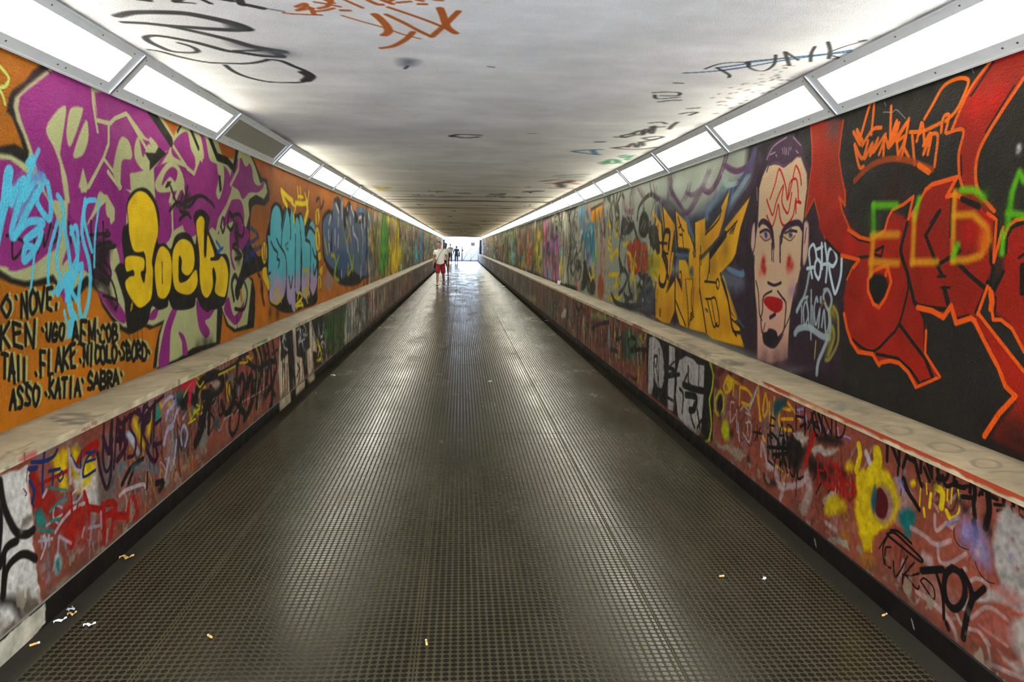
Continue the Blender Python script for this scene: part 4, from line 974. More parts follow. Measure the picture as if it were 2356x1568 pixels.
    for p, c_ in (('1235,380 1290,370 1300,560 1240,630 1225,520', '4f7d94'), ('1310,440 1330,400 1350,480 1330,510', '3d6a90'), ('1260,560 1310,540 1330,620 1280,760 1250,640', '4a7c92'), ('1330,620 1360,540 1400,580 1410,760 1420,860 1380,920 1320,900 1300,760', '2f7d9c'), ('1300,860 1350,830 1390,960 1370,1060 1320,980 1290,930', '7f8fa4'), ('1390,860 1420,900 1410,1000 1380,960', '3f8a78')):
        C.poly(c_, p, 1, .02, .95, wob=.03)
    C.poly('8fb4bc', '1330,640 1360,570 1390,640 1340,740', 1, .04, .7, wob=.05)
    for p in ('1300,370 1310,560 1340,640', '1360,370 1380,460', '1330,370 1350,500'):
        C.line('a85038', p, 9, 1, .6, .7)
    for p in ('1280,1120 1300,980 1330,1080 1330,1200 1300,1300 1250,1290', '1330,1160 1360,1040 1400,1180 1420,1260 1400,1360 1330,1320', '1280,1000 1310,980 1320,1080'):
        C.poly('26251f', p, 1, .02, .95, wob=.02)
    for p in ('1380,1020 1400,1100 1370,1200', '1350,1120 1370,1180', '1410,1140 1390,1160', '1430,640 1440,700', '1420,820 1430,950'):
        C.line('b8a41a', p, 12, 1, .5)
    C.poly('a8a696', '1020,440 1080,420 1110,560 1100,700 1130,900 1100,1200 1040,1230 1010,1100 1010,900', 1, .03, .9, wob=.02)
    for p in ('1050,440 1040,620 1060,700', '1110,420 1140,600 1130,900 1110,1060', '1140,430 1120,520', '1200,400 1150,640 1200,800', '1220,440 1190,560 1220,640', '1130,700 1150,800 1110,1000 1120,1250', '1160,980 1140,1060 1170,1130 1200,1040', '1180,860 1200,780 1230,830 1210,900', '1230,920 1210,960 1240,1000', '1040,1000 1030,1100 1040,1160', '1260,650 1220,760', '1280,700 1240,900', '1090,720 1080,900', '1060,760 1050,1000', '1000,440 1020,520', '1170,560 1180,700', '1200,900 1180,1000 1230,1080 1250,1000', '1220,1040 1260,1060 1240,1180'):
        C.line('2a2722', p, 13, 1, .5, .95)
    for a, b in ((960, 1015), (1110, 1220)):
        for k in range(6):
            C.line('2a2722' if k % 2 else 'b0ac9c', [(a+k*3, 470+k*28), (a+14+k*3, 480+k*28)] if a < 1000 else [(b-k*6, 420+k*26), (b-14-k*6, 440+k*26)], 18, 0, .4)
    for p in ('1150,890 1190,860 1170,930', '1200,810 1230,800 1220,870 1250,800', '1210,960 1250,900 1260,940', '1240,660 1270,640 1220,760', '1040,950 1030,1150'):
        C.line('c2c0b6', p, 8, 1, .5, .9)
    C.poly('6a95a0', '1020,660 1045,630 1055,700 1045,860 1025,960 1015,800', 1, .02, .9, wob=.02)
    C.poly('8d6a8c', '845,560 880,520 920,600 940,700 980,640 1005,760 1000,1000 1000,1200 930,1180 840,1150 845,900', 1, .03, 1, wob=.015, col2='a0527a', grad=lambda U, V: np.clip(fnoise(U, V, .25, 44)*1.6-.5, 0, 1))
    C.poly('56607a', '920,560 945,560 940,640 925,640', 1, .02); C.fog('b0443c', '960,1080 940,1120 950,1000', 20, .6); C.fog('4f5f80', '880,1080 940,1020', 14, .6)
    for p in ('890,620 900,780 880,860 920,960 900,1000', '940,700 960,860 940,950', '950,760 990,700', '870,640 860,760', '980,800 970,1000', '900,780 870,800', '930,1150 940,900'):
        C.line('463048', p, 8, 1, .6, .8)
    C.poly('a8442c', '825,640 840,600 845,760 825,760', 1, .02); C.poly('b9b5a8', '815,800 830,780 835,950 825,1050 815,950', 1, .02); C.line('26231f', '820,820 822,900', 9)
    C.line('a8322c', '1210,1200 1205,1290', 14, 1, .5)
    tab = [('740,800 800,780 795,1020 745,1050', 'b5a218'), ('765,680 815,660 815,740 770,750', 'b5a218'), ('640,660 680,630 710,760 710,1000 640,1030 630,850', '8c3f22'), ('560,900 620,880 625,990 565,990', '1f4a78'), ('575,760 600,680 620,860 570,890', '8f3026'), ('715,660 740,630 750,800 720,850', '4d7432'), ('560,1000 590,1010 620,990 600,1060 560,1040', 'b3a245'), ('470,720 520,740 510,1000 470,980', '5f9490'), ('435,700 460,690 460,950 435,960', '55822c'), ('520,640 540,620 545,1040 525,1040', '8f4a2c'), ('345,780 395,760 385,950 350,960', '55803a'), ('245,760 272,750 270,940 245,930', '5c8a4a'), ('275,800 340,820 345,960 280,940', '3a372c'), ('400,700 430,690 425,980 400,960', '7a4a34'), ('135,720 170,715 170,910 140,900', '8a8090'), ('170,712 190,712 188,920 172,915', '8a9a88'), ('200,700 240,690 240,930 205,925', '8a7a68'), ('465,640 490,630 490,740 470,740', '4d8a3a')]
    C.poly('6e6450', '130,720 520,620 830,530 845,1150 520,1040 130,905', 0, .05)
    for p, h in tab: C.poly(h, p, 1, .04, .9, wob=.14)
    C.at()
    pal = ['b7a99a', '6b6f3f', '3e5a3a', '24211f', '8c8170', 'a84a2a', '6aa0a0', '5a7d2f', 'c3a728', '9a6b52', '33302c', '8d8f86', 'a8a08c', '1f1d1a']
    for ua in np.arange(15.5, 78, 2.0):
        s_ = 1+(ua-15)/26
        tags(C, rg, 22, ua, ua+2.0, .84, 2.3, pal, (.12*s_, .5*s_), (.016*s_, .038*s_), .85, .6)
    tags(C, rg, 50, 10.4, 15, .9, 2.2, ['26231e', '35302a', '8e8d80', 'a5a49a', '5a564c'], (.15, .5), (.014, .03), .8, .6)
    tags(C, rg, 40, 8.0, 10.5, .85, 2.25, ['2a2620', '35302a', '7e7d72', '8f8f86', '4a4650'], (.15, .45), (.012, .022), .7, .5)

    C.streaks(12, .22, 2)


paint_upper_right()

# ---------------------------------------------------------------- low walls, skirting, ledges
G_LL = 0.66; G_LR = 0.62; G_LEDGE = 0.78; G_CEIL = 1.0
WLL = Canvas(0, XLL, 0.0, ZLL-LT+.005, 2.0, 1.3, hx('7f4333'))
WLR = Canvas(0, XRL, 0.0, ZRL-LT+.005, 1.8, 1.3, hx('7f4333'))
WLL.crop_w, WLR.crop_w = 2.7, 2.1
BBL = Canvas(0, XLL+.012, 0.0, ZSK, 2.0, 2.5, hx('120f0c'))
BBR = Canvas(0, XRL-.012, 0.0, ZSK, 2.0, 2.5, hx('120f0c'))
LTL = Canvas(2, ZLL, XLU, XLF, 2.0, 2.0, hx('887a60'))
LTR = Canvas(2, ZRL, XRF, XRU, 2.0, 2.0, hx('887a60'))
LFL = Canvas(0, XLF, ZLL-LT, ZLL, 2.0, 2.5, hx('b3a382'))
LFR = Canvas(0, XRF, ZRL-LT, ZRL, 2.0, 2.5, hx('b3a382'))


def chip(C, col, p, soft=.01, wob=.05, alpha=.95):
    C.poly(col, p, 0, soft, alpha, wob=wob)


def older(C):
    def f(U, V, c):
        t = np.clip((U-8)/7, 0, 1)[..., None]*.75
        c += (hx('5c4c3a').astype(np.float32)-c)*t
    C.tint(f)


def paint_low_left():
    C = WLL; rg = random.Random(21)
    C.tint(lambda U, V, c: c.__imul__(0.84+0.32*fnoise(U, V, .25, 2)[..., None]))
    older(C)
    pal = ['1a1512', '1a1512', '201a16', '8c7a92', '6f7d86', 'b59a1e', 'a99', '2f6a6a', '8e8a84', '3a1a24']
    pal = [p for p in pal if len(p) == 6]
    tags(C, rg, 50, 2.9, 4.8, .12, .66, ['8f8a92', '5f7076', '9a8078', '7a4a40', '4a4038', '6a3a30'], (.08, .3), (.006, .025), .6)
    tags(C, rg, 60, 3.7, 7.2, .15, .66, ['1a1512', '241a16', '8f8a92', '3a2a24', 'a08a2a', '6a3a30', '4a5a5e', '9a8a88'], (.08, .3), (.005, .018), .8, .4)
    blobs(C, rg, 14, 3.2, 5.0, .2, .66, ['7f7a7e', '6b3a2e', '8f8478', '55625f', '9a6a52'], (.04, .14), (.06, .2), .55)
    # second crop frame
    C.at(0, 800, .2551)
    W = 'c4bdb2'
    C.poly(W, '-400,1300 0,1140 130,1110 245,1060 265,1150 260,1250 290,1450 300,1568 300,1800 340,2100 380,2300 400,2480 0,2800 -400,3100', 0, .006, wob=.012)
    C.poly(W, '640,1200 700,1150 870,1000 880,1200 890,1430 790,1430 760,1300 680,1260', 0, .02, .85, wob=.02)
    for p, w in (('0,1200 30,1400 80,1540 150,1660 240,1680 300,1640', 30), ('0,1950 60,1800 150,1740', 30), ('30,2240 60,2000 160,1880 240,1860 320,1900', 28), ('0,1980 40,1860 20,2240', 20), ('-100,1300 0,1500 -20,1900', 30)):
        C.line('171210', p, w, 1, .5)
    C.poly('171210', '0,2240 80,2240 180,2280 190,2450 100,2330 0,2320', 1, .02, .9)
    for p in ('190,2420 230,2300 250,2210 320,2240 345,2300 330,2380 200,2460', '0,2460 100,2430 110,2500 60,2600 0,2640', '180,1640 200,1520 260,1500 280,1560 220,1600'):
        chip(C, '6a6052', p)
    for p, w in (('250,1080 240,1200 270,1260', 5), ('210,1270 240,1310 230,1330', 6), ('265,1150 300,1300 290,1400 320,1440', 9)):
        C.line('3a1a1a', p, w, 1, .6, .9, dry=.4)
    # colourful cluster
    chip(C, '6f6a6a', '330,940 600,860 720,880 500,940 350,1010', .03); C.poly('c4a416', '470,1000 540,940 620,930 600,1100 610,1250 560,1270 520,1180 480,1100', 1, .02, .95, wob=.02)
    C.poly('c4a416', '660,920 730,930 720,1050 690,1170 660,1130', 1, .02, .9, wob=.02); C.poly('c4a416', '760,990 840,980 860,1080 790,1190 750,1160', 1, .02, .9, wob=.02); C.poly('b89a20', '690,1290 750,1220 810,1160 820,1200 760,1260', 1, .02, .9)
    for p, w in (('870,850 800,900 740,960 700,1040', 24), ('600,1110 420,1200 330,1240', 14), ('290,1100 310,1240 350,1420 330,1560', 26), ('880,870 840,960', 24)):
        C.line('8f1c18', p, w, 1, .4)
    C.poly('8a201a', '280,1130 320,1110 350,1240 480,1270 600,1380 700,1420 760,1320 790,1440 800,1600 780,1740 640,1760 500,1640 420,1540 340,1540 300,1400', 1, .02, .85, wob=.02)
    NB = '1a2a55'
    for p, w in (('285,1030 400,1020 480,980 515,920', 14), ('400,940 385,1120 385,1310', 13), ('440,1110 540,1090', 12), ('480,1100 475,1230', 10), ('530,1150 560,1110 570,1160 540,1200 520,1170', 9), ('640,970 700,1080 720,1100 735,930', 11), ('780,950 860,930', 10), ('770,1030 860,1000', 10), ('860,930 780,1000 750,1160 860,1100', 10), ('265,1090 330,1080', 18), ('270,1200 310,1290 290,1390', 16)):
        C.line(NB, p, w, 1, .4)
    for p, w in (('620,920 630,1060 635,1220', 14), ('640,1000 680,1090 730,1110', 14), ('650,1400 640,1340 700,1270 760,1260', 8), ('760,1280 700,1380 640,1400', 10), ('500,1660 560,1560 660,1450 760,1400', 14), ('560,1440 500,1420 480,1520 520,1580', 9), ('420,1280 390,1340', 14), ('1080,1330 1140,1280 1280,1230 1310,1250', 14), ('390,1700 420,1740 370,1900', 10), ('420,1600 560,1500', 9)):
        C.line('a89a98', p, w, 1, .6, .9)
    TE = '2a6a5e'
    for p, w in (('430,1260 600,1280', 8), ('450,1480 520,1400 600,1360', 12), ('460,1560 540,1540', 12), ('340,1640 480,1650', 10)):
        C.line(TE, p, w, 1, .5)
    C.poly(TE, '320,1480 370,1450 410,1540 400,1600 340,1610 320,1560', 1, .01); C.poly(TE, '500,1930 530,1900 540,1990 520,2030', 1, .01)
    for p, w in (('640,1310 660,1700 640,1800 620,1600', 14), ('760,1300 800,1460 800,1700', 17), ('700,1420 680,1560 700,1680 740,1600 720,1440', 12), ('800,1440 930,1460', 24), ('930,1420 940,1700 930,1760', 30), ('960,1400 1030,1400 1040,1460 950,1520', 26), ('1020,1520 1000,1700', 22), ('1150,1560 1160,1400 1190,1330 1230,1420 1250,1560', 18), ('1020,1510 1240,1520', 26)):
        C.line('94201a', p, w, 1, .35)
    for p in ('370,1700 380,1800', '400,1690 410,1790', '440,1690 445,1780', '350,1740 470,1720', '480,2000 520,1850 530,1700', '960,1750 970,1640', '800,1620 900,1600', '910,1480 915,1620', '540,1700 640,1760', '740,1700 760,1620'):
        C.line('9a8f94', p, 12, 1, .7, .8)
    C.poly('9aa0a0', '490,1880 530,1850 560,1900 550,2000 510,2050 490,1980', 1, .01, .9); C.poly(TE, '505,1930 530,1900 540,1990 520,2030', 1, .01)
    C.fog('8a7f86', '400,1960 440,2080 560,1400 820,1600', 30, .5)
    chip(C, '7c6a54', '410,2230 520,2120 640,2060 740,1980 650,2090 500,2200', .01); chip(C, '7c6a54', '1000,1760 1200,1600 1290,1520 1180,1640', .01)
    # dark maroon and black letters
    MA = '2c1120'
    for p, w in (('880,950 900,1080 940,1230 970,1260 1000,1130 1010,920', 17), ('930,800 960,900 990,940 1010,830', 22), ('1010,660 1000,760 990,930', 20), ('1180,600 1100,680 1060,640', 18), ('1080,750 1130,800 1060,830', 22), ('1150,800 1130,900 1060,1010', 22), ('1240,560 1300,680 1290,800 1330,930 1380,1020 1420,980 1400,860', 19), ('1400,480 1370,700 1360,850', 17), ('1260,560 1280,640 1400,500', 17), ('1330,500 1240,700', 14), ('1290,680 1350,600', 20)):
        C.line(MA, p, w, 1, .4)
    C.fog('2a1a18', '1050,1000 1000,1200 1300,700 920,1000', 34, .45)
    for p, w in (('1100,1230 1180,1080 1290,1000', 18), ('1160,1220 1210,1080', 16), ('1330,1120 1325,1270', 12), ('1410,1220 1480,1210 1440,1280', 22), ('1600,700 1610,1000 1630,1160', 7), ('1560,360 1570,470', 7), ('1640,730 1620,820 1640,920', 12)):
        C.line('15110e', p, w, 1, .5)
    C.poly('c4a416', '1200,650 1230,640 1270,760 1310,860 1290,900 1220,760', 1, .02, .9); C.poly('b8a01c', '1330,700 1370,620 1360,760 1330,800', 1, .02, .9)
    C.poly('a5b0b8', '1130,770 1190,750 1230,800 1210,860 1260,930 1230,940 1160,830', 1, .015, .9); C.line('3a6a7a', '1100,1060 1090,1100', 30, 0, .8, .7); C.line('4f5f6a', '1200,1080 1300,1060 1420,1100', 30, 1, .9, .6)
    for p, w in (('1460,520 1520,450 1560,440', 13), ('1500,640 1520,560 1590,480 1560,490', 16), ('1570,660 1600,560 1640,530', 13), ('1480,860 1510,740 1560,700', 20), ('1640,870 1630,780 1660,700 1690,780 1670,880', 14), ('1520,1000 1490,1180', 18), ('1590,840 1570,1040', 16), ('1690,560 1650,640', 10)):
        C.line('9a94ac', p, w, 1, .6, .9)
    C.poly('1f7a62', '1420,510 1440,530 1450,620 1440,690 1405,640', 1, .01); C.poly('c49a1c', '1520,480 1540,500 1520,540', 1, .01); C.poly('b07a2a', '1440,500 1470,480 1450,560', 1, .02)
    C.poly('b5243c', '1640,330 1760,270 1760,340 1720,370 1650,380', 1, .02); C.poly('b5243c', '1700,400 1740,400 1730,500 1710,530 1690,460', 1, .01); C.poly('1d4a4c', '1590,420 1660,390 1700,460 1640,520 1590,500', 1, .03, .9); C.poly('121012', '1600,480 1690,470 1720,560 1660,560', 1, .03, .9)
    for p in ('1770,260 1800,300 1760,420', '1740,560 1720,640 1800,520', '1780,480 1840,560 1800,600', '1850,300 1840,450', '1760,640 1700,680', '1800,600 1750,560'):
        C.line('a8a81c', p, 8, 1, .5)
    # black letters, crop 3
    C.at(420, 660, .22956)
    for k in range(16):
        x = rg.uniform(0, 900); C.line(rg.choice(['7a7690', '8a8088', '5a6a70', 'a87a1e', '3f5a5a', '9a4a34']), [(x, 930+rg.uniform(-60, 300)-x*.4), (x+rg.uniform(-20, 20), 1200-x*.4), (x+8, 1300-x*.45)], rg.uniform(12, 34), 1, .8, .75)
    KB = '110e0c'
    for p, w in (('140,1150 150,1020 230,920 340,880 400,920 390,1000 300,1060 200,1080', 40), ('300,1060 230,1200 200,1400 130,1568', 44), ('250,1080 270,1250 260,1450', 30), ('390,1150 420,1250 450,1260 500,1150 540,930 550,760', 26), ('440,900 470,1000 520,1100', 26), ('560,950 600,890 620,960 600,1100 570,1200 620,1260', 30), ('490,1200 530,1160 570,1240 550,1400 500,1480 470,1400 490,1200', 20), ('640,1000 690,900 700,1100 680,1200 620,1320', 34), ('570,730 600,660 650,690 640,740', 34), ('700,600 740,720 730,1000 690,1180', 26), ('760,600 800,800 760,1000 740,1200', 26), ('840,540 870,700 850,900 820,1100 880,1000', 26), ('900,520 920,650 940,800 900,1000 930,1100', 22), ('800,560 830,700', 30), ('380,860 550,760', 14), ('0,1180 60,1100 130,1150', 40), ('660,760 760,820 840,760 930,740', 22), ('880,760 900,1100 880,1200', 30), ('160,1380 300,1100', 20)):
        C.line(KB, p, w, 1, .4, .97)
    for p in ('360,880 440,840 530,790', '570,760 650,750 640,710 670,690', '640,690 680,720 700,700', '740,600 770,700 780,740', '750,830 755,930', '10,1100 60,1000 150,900', '130,920 170,1000 210,950', '140,1180 180,1210 110,1260'):
        C.line('b09a1e', p, 9, 1, .5)
    C.poly('a58a78', '300,960 350,930 380,980 330,1030 290,1020', 1, .02, .8); C.poly('c09a1e', '440,960 470,930 480,1040 460,1140 440,1080', 1, .02, .9); C.poly('1d4a4c', '330,1330 360,1320 360,1400 330,1420', 1, .02); C.poly('b5243c', '60,1060 90,1050 80,1170 60,1190', 1, .02); C.poly('b5243c', '0,960 130,910 120,960 20,1020', 1, .02, .9)
    for p in ('600,1150 760,1060 860,990', '770,1130 790,1280', '410,1330 560,1230'):
        C.line('a08c88', p, 4, 0, .5, .8)
    w0 = C.crop_w; C.crop_w = 0; C.at()
    for tx, x0, y0, x1, y1, h, h1, w_, sd in (('ARO', 455, 990, 520, 950, 80, 74, 7, 31), ('SBOM', 520, 960, 580, 920, 74, 70, 6, 32), ('HNRT', 575, 925, 640, 880, 84, 80, 6, 33), ('UMSRE', 232, 1090, 380, 1010, 110, 96, 9, 34)):
        write(C, tx, x0, y0, x1, y1, h, h1, '2a1120' if sd == 34 else '110e0c', w_, .5, 1, seed=sd, lean=.15)
    C.crop_w = w0
    # black and cream panel
    C.at(600, 740, .14035)
    C.poly('14110f', '300,200 540,100 760,0 1020,-110 1060,0 1040,200 1080,560 1000,700 880,760 700,900 480,1130 460,1000 330,640', 0, .01)
    CR = 'c4b094'
    for p in ('310,220 340,480 330,640 440,510 450,640 470,1130 490,1300 330,1440 300,1000 290,800', '520,110 570,90 590,560 680,590 710,900 720,1060 580,1200 570,900 545,560', '790,-10 820,-20 850,200 920,380 920,500 850,480 870,800 880,940 790,1000 760,700 750,460 810,420 800,100'):
        C.poly(CR, p, 0, .006)
    C.poly('14110f', '330,480 350,360 430,400 440,500 340,620', 1, .02)
    for p, w in (('350,580 360,1250', 16), ('395,560 390,1220', 12), ('430,700 440,1250', 10), ('380,700 400,1000', 10), ('600,680 640,800 620,1000', 14), ('640,760 590,900', 14)):
        C.line('17120f', p, w, 1, .5, .9)
    for p, w, c_ in (('360,1000 370,1230', 16, '8f4a30'), ('370,660 360,900', 12, '3a6a78'), ('420,820 425,1100', 10, 'a05a40'), ('380,1240 350,1380', 8, 'a08c70'), ('540,200 560,500 550,800', 16, '8a7a78'), ('730,350 740,700', 12, '6a6a6e'), ('840,60 880,260', 14, '6f7a84'), ('770,120 760,400', 18, '4a4d52')):
        C.line(c_, p, w, 1, .7, .85)
    for p in ('360,190 410,300', '400,200 350,330', '370,250 380,410 440,460', '590,140 640,120 620,400', '650,130 660,240 620,330 720,280', '700,40 740,130 700,220 690,130', '680,330 700,420 710,480', '720,230 760,210'):
        C.line('b4b8ba', p, 8, 1, .5, .9)
    C.fog('8a8c8e', '410,440', 8, .7)
    for p in ('940,50 980,240 1020,200 1030,40', '1000,330 1040,350 1060,450 1075,640 1045,780', '830,0 870,180 910,300', '990,360 1010,420'):
        C.line('a9acae', p, 12, 1, .6, .9)
    for p in ('950,180 930,350 960,430 940,560', '960,400 985,480 990,580 950,630 920,630', '940,300 970,450'):
        C.line('b8a21a', p, 14, 1, .5)
    # green, white, cream pieces further along
    C.at(420, 660, .22956)
    C.poly('1c3a16', '1420,330 1460,260 1640,200 1640,560 1450,690 1440,560', 1, .02, .95, wob=.06)
    for k in range(26):
        x = rg.uniform(1430, 1640); y0 = 300-(x-1430)*.55
        C.line(rg.choice(['2e5a1e', '12220e', '3f6a1c', '1a2c12', '5a6a1a', '7a4a3a']), [(x, y0+rg.uniform(0, 120)), (x+rg.uniform(-8, 8), y0+rg.uniform(160, 260)), (x+4, y0+rg.uniform(200, 330))], rg.uniform(10, 22), 1, .7, .85)
    C.poly('2a7a34', '1425,440 1450,420 1455,500 1425,510', 1, .02)
    C.poly('a39c8c', '1640,160 1760,90 1850,120 1840,300 1780,480 1640,600 1620,480', 0, .02, .95, wob=.05)
    for k in range(40):
        x = rg.uniform(1625, 1850); y0 = 170-(x-1640)*.5+60
        C.line(rg.choice(['2f4a5a', '2a5a54', '8a8478', '33302c', '5a7a84', '6a4a3a', 'b8b0a0']), [(x, y0+rg.uniform(-40, 150)), (x+rg.uniform(-10, 10), y0+rg.uniform(120, 230)), (x+rg.uniform(-6, 6), y0+rg.uniform(180, 380)-(x-1640)*.3)], rg.uniform(8, 18), 1, .7, .8)
    C.poly('a08e80', '1860,60 1900,30 2040,0 2040,140 1960,260 1850,340', 0, .03, .95, wob=.06)
    for k in range(30):
        x = rg.uniform(1855, 2040); y0 = 70-(x-1860)*.4
        C.line(rg.choice(['5a3028', '6f6058', 'b0a496', '8a7080', '4a2a22']), [(x, y0+rg.uniform(0, 60)), (x+rg.uniform(-8, 8), y0+rg.uniform(80, 200))], rg.uniform(6, 14), 1, .7, .8)
    C.at()
    C.line('15110d', '837,714 838,762', 5, 0, .4); C.line('15110d', '820,683 822,764', 1.5, 0, .4)
    pal2 = ['6f5f50', '9a8a7a', '3e4a32', '241f1c', '8c8170', '8a3a24', '4a6a6a', '4a5a2f', '9a8728', '7a4a38', '33302c', 'a8a08c', '1f1b19']
    for ua in np.arange(11.5, 78, 2.2):
        s_ = 1+(ua-12)/26
        tags(C, rg, 18, ua, ua+2.2, .12, .66, pal2, (.1*s_, .3*s_), (.02*s_, .05*s_), .8, .5)
    # specks and dirty lower edge
    def dirt(U, V, c):
        k = np.clip((.17-V+(fnoise(U, V, .12, 13)-.5)*.2)/.1, 0, 1)[..., None]*.5
        c += (hx('4a3a30').astype(np.float32)-c)*k
    C.tint(dirt); grit(C); C.streaks(5, .24, 3)
    B = BBL
    B.at(0, 800, .2551)
    B.poly('9a927f', '-400,2500 0,2650 400,2300 410,2480 0,2950 -400,3300', 0, .004, wob=.01)
    B.at(600, 740, .14035)
    for p in ('300,1250 490,1130 490,1330 320,1460', '570,1060 720,950 720,1080 580,1210', '770,900 870,820 885,950 790,1010'):
        B.poly('a8977a', p, 0, .004, .85)
    B.tint(lambda U, V, c: c.__imul__(0.7+0.6*fnoise(U, V, .06, 5)[..., None]))


def paint_low_right():
    C = WLR; rg = random.Random(33)
    C.tint(lambda U, V, c: c.__imul__(0.84+0.32*fnoise(U, V, .25, 6)[..., None]))
    older(C)
    blobs(C, rg, 10, 2.6, 5.2, .2, .6, ['8f7a7a', '7a3a2c', '9a8478', '6f6a6a'], (.04, .16), (.05, .2), .5)
    tags(C, rg, 55, 2.4, 5.2, .12, .64, ['a09088', '6a3a30', '3a201a', '8f8a92', '1a1512', '5a2a22', '8a6a60'], (.06, .25), (.004, .016), .6)
    KB = '120f0d'
    # DIG panel
    C.at(1440, 720, .29329)
    C.poly(KB, '165,150 400,270 640,380 690,420 680,1000 640,1020 480,890 320,740 165,620 160,300', 0, .01)
    WH = 'a8a09c'
    for p in ('185,190 220,180 260,220 285,290 300,400 300,520 280,590 250,580 215,500 215,570 200,640 170,630 175,450 180,300', '340,250 385,270 385,480 370,770 325,750 330,560 335,480', '400,560 400,450 420,370 470,335 530,360 560,400 615,410 610,640 590,900 575,960 520,930 470,880 410,820 390,640'):
        C.poly(WH, p, 0, .006)
    for p, w in (('230,420 220,350 245,340 240,420', 12), ('215,400 235,590', 5), ('262,280 255,560', 4), ('240,440 260,580', 4), ('300,420 380,450 300,510', 16), ('320,500 420,480', 16), ('490,420 490,540 500,560', 14), ('450,560 520,590 610,610', 26), ('470,640 550,660 540,750 500,760', 26), ('420,590 450,640 440,780', 12), ('575,390 570,560', 9), ('540,700 510,800 540,900', 12), ('560,760 580,900', 14), ('325,660 390,700', 12), ('340,420 380,380', 8), ('590,840 560,900', 14), ('450,560 480,480', 14)):
        C.line(KB, p, w, 1, .4)
    C.line('9aa41c', '660,390 685,480 675,600 655,680 665,780 670,900 650,1000', 15, 1, .4); C.line('9aa41c', '625,1010 660,990', 12)
    C.line('9aa41c', '740,610 700,680 705,770 740,800 765,740 765,650 740,610', 15, 1, .4)
    C.poly('9aa41c', '760,850 790,840 810,920 800,1000 770,990 750,920', 1, .02)
    C.poly(KB, '720,680 745,640 760,720 740,770 715,740', 1, .01)
    for p in ('690,430 720,470 760,440', '700,540 720,570'):
        C.line('3a1a14', p, 30, 1, .8, .8)
    C.fog(KB, '820,480 910,510 740,800 830,950 900,1100 960,1150', 22, .7); C.fog('8a7f7a', '860,640 790,620 960,830', 22, .6)
    YE = 'c08e16'
    for p, w in (('800,500 770,560 780,620 820,600 830,530 800,490', 14), ('790,510 880,550', 15), ('850,540 840,640', 12), ('895,560 890,720', 11), ('900,580 950,600 990,660 970,720 910,700', 14), ('1040,560 1050,840', 11), ('1030,640 1060,840', 13), ('1090,640 1075,760 1090,810 1110,740 1100,640 1090,640', 13), ('1125,700 1130,840 1150,900', 13), ('1165,660 1150,880', 11), ('1215,720 1200,830 1220,900 1300,920', 14), ('1215,740 1290,760', 13), ('1220,830 1310,830', 13), ('1270,700 1370,840', 13), ('1075,970 1090,1000', 14)):
        C.line(YE, p, w, 1, .45)
    C.poly('c4a820', '790,520 840,510 840,580 800,600', 1, .02, .9); C.poly('123a40', '1165,700 1250,670 1250,720 1180,800 1160,780', 1, .02, .95)
    for p, w in (('820,860 820,710 850,700', 8), ('830,850 860,790', 8), ('870,760 870,900 880,940', 9), ('900,760 930,730 980,800 940,780', 9), ('940,860 980,860 980,960 960,1010 920,940', 9), ('950,860 960,960', 8)):
        C.line('a09590', p, w, 1, .5, .9)
    for p, w in (('1030,590 970,750', 13), ('880,860 890,1000', 10)):
        C.line('8fa4ac', p, w, 1, .5, .9)
    for p, w in (('1030,880 1035,1000', 8), ('1000,930 1065,945', 9), ('1010,1000 1055,900', 8), ('1130,940 1150,1100 1160,1180', 12), ('1110,1050 1260,1060', 14), ('1150,1110 1270,1100', 14), ('1240,960 1230,1120 1210,1200', 14), ('1130,930 1200,1010 1260,1200', 12), ('1260,950 1290,1090 1330,1200', 16), ('1300,960 1280,1240', 14), ('1370,890 1430,850', 14), ('1410,880 1405,960', 12), ('1460,790 1480,930 1500,960', 16), ('1510,790 1540,880 1570,960', 18), ('1480,880 1560,930', 14), ('1330,1200 1350,1000', 16), ('1330,1240 1300,1350', 5), ('1320,1250 1335,1340', 5), ('1340,1250 1350,1310', 5), ('1450,1140 1435,1310', 8), ('1500,1230 1470,1310', 8), ('1540,1310 1490,1420', 8), ('1600,1380 1550,1510', 8)):
        C.line(KB, p, w, 1, .4)
    C.poly(KB, '1290,960 1360,1000 1420,1060 1400,1140 1340,1240 1280,1210 1250,1100', 1, .03, .8, wob=.04); C.poly(KB, '1500,980 1580,950 1690,1000 1690,1030 1560,1020', 1, .02, .9); C.poly(KB, '1430,1120 1560,1200 1600,1330 1540,1300 1450,1240', 1, .03, .9); C.poly(KB, '1080,1260 1120,1300 1180,1320 1190,1350 1100,1340', 1, .02, .9)
    for p, w in (('1110,1190 1160,1210 1200,1340', 40), ('1060,1110 1070,1010 1100,1130 1130,1220', 20), ('1210,1360 1340,1350 1400,1310', 26), ('1420,1280 1440,1400 1400,1530', 50), ('1240,1350 1210,1460', 24), ('1560,1480 1640,1400', 30)):
        C.line('a3918e', p, w, 1, .8, .8)
    C.line('b07a4a', '1280,1240 1220,1330', 18, 1, .7, .8); C.line('a8883a', '1180,1200 1230,1230', 14)
    for p in ('1325,760 1390,750', '1360,760 1365,850', '1410,790 1420,860', '1520,880 1530,920', '1580,940 1600,900', '1660,900 1670,960', '1700,960 1760,980'):
        C.line('8478a8', p, 9, 1, .5)
    w0 = C.crop_w; C.crop_w = 0; C.at()
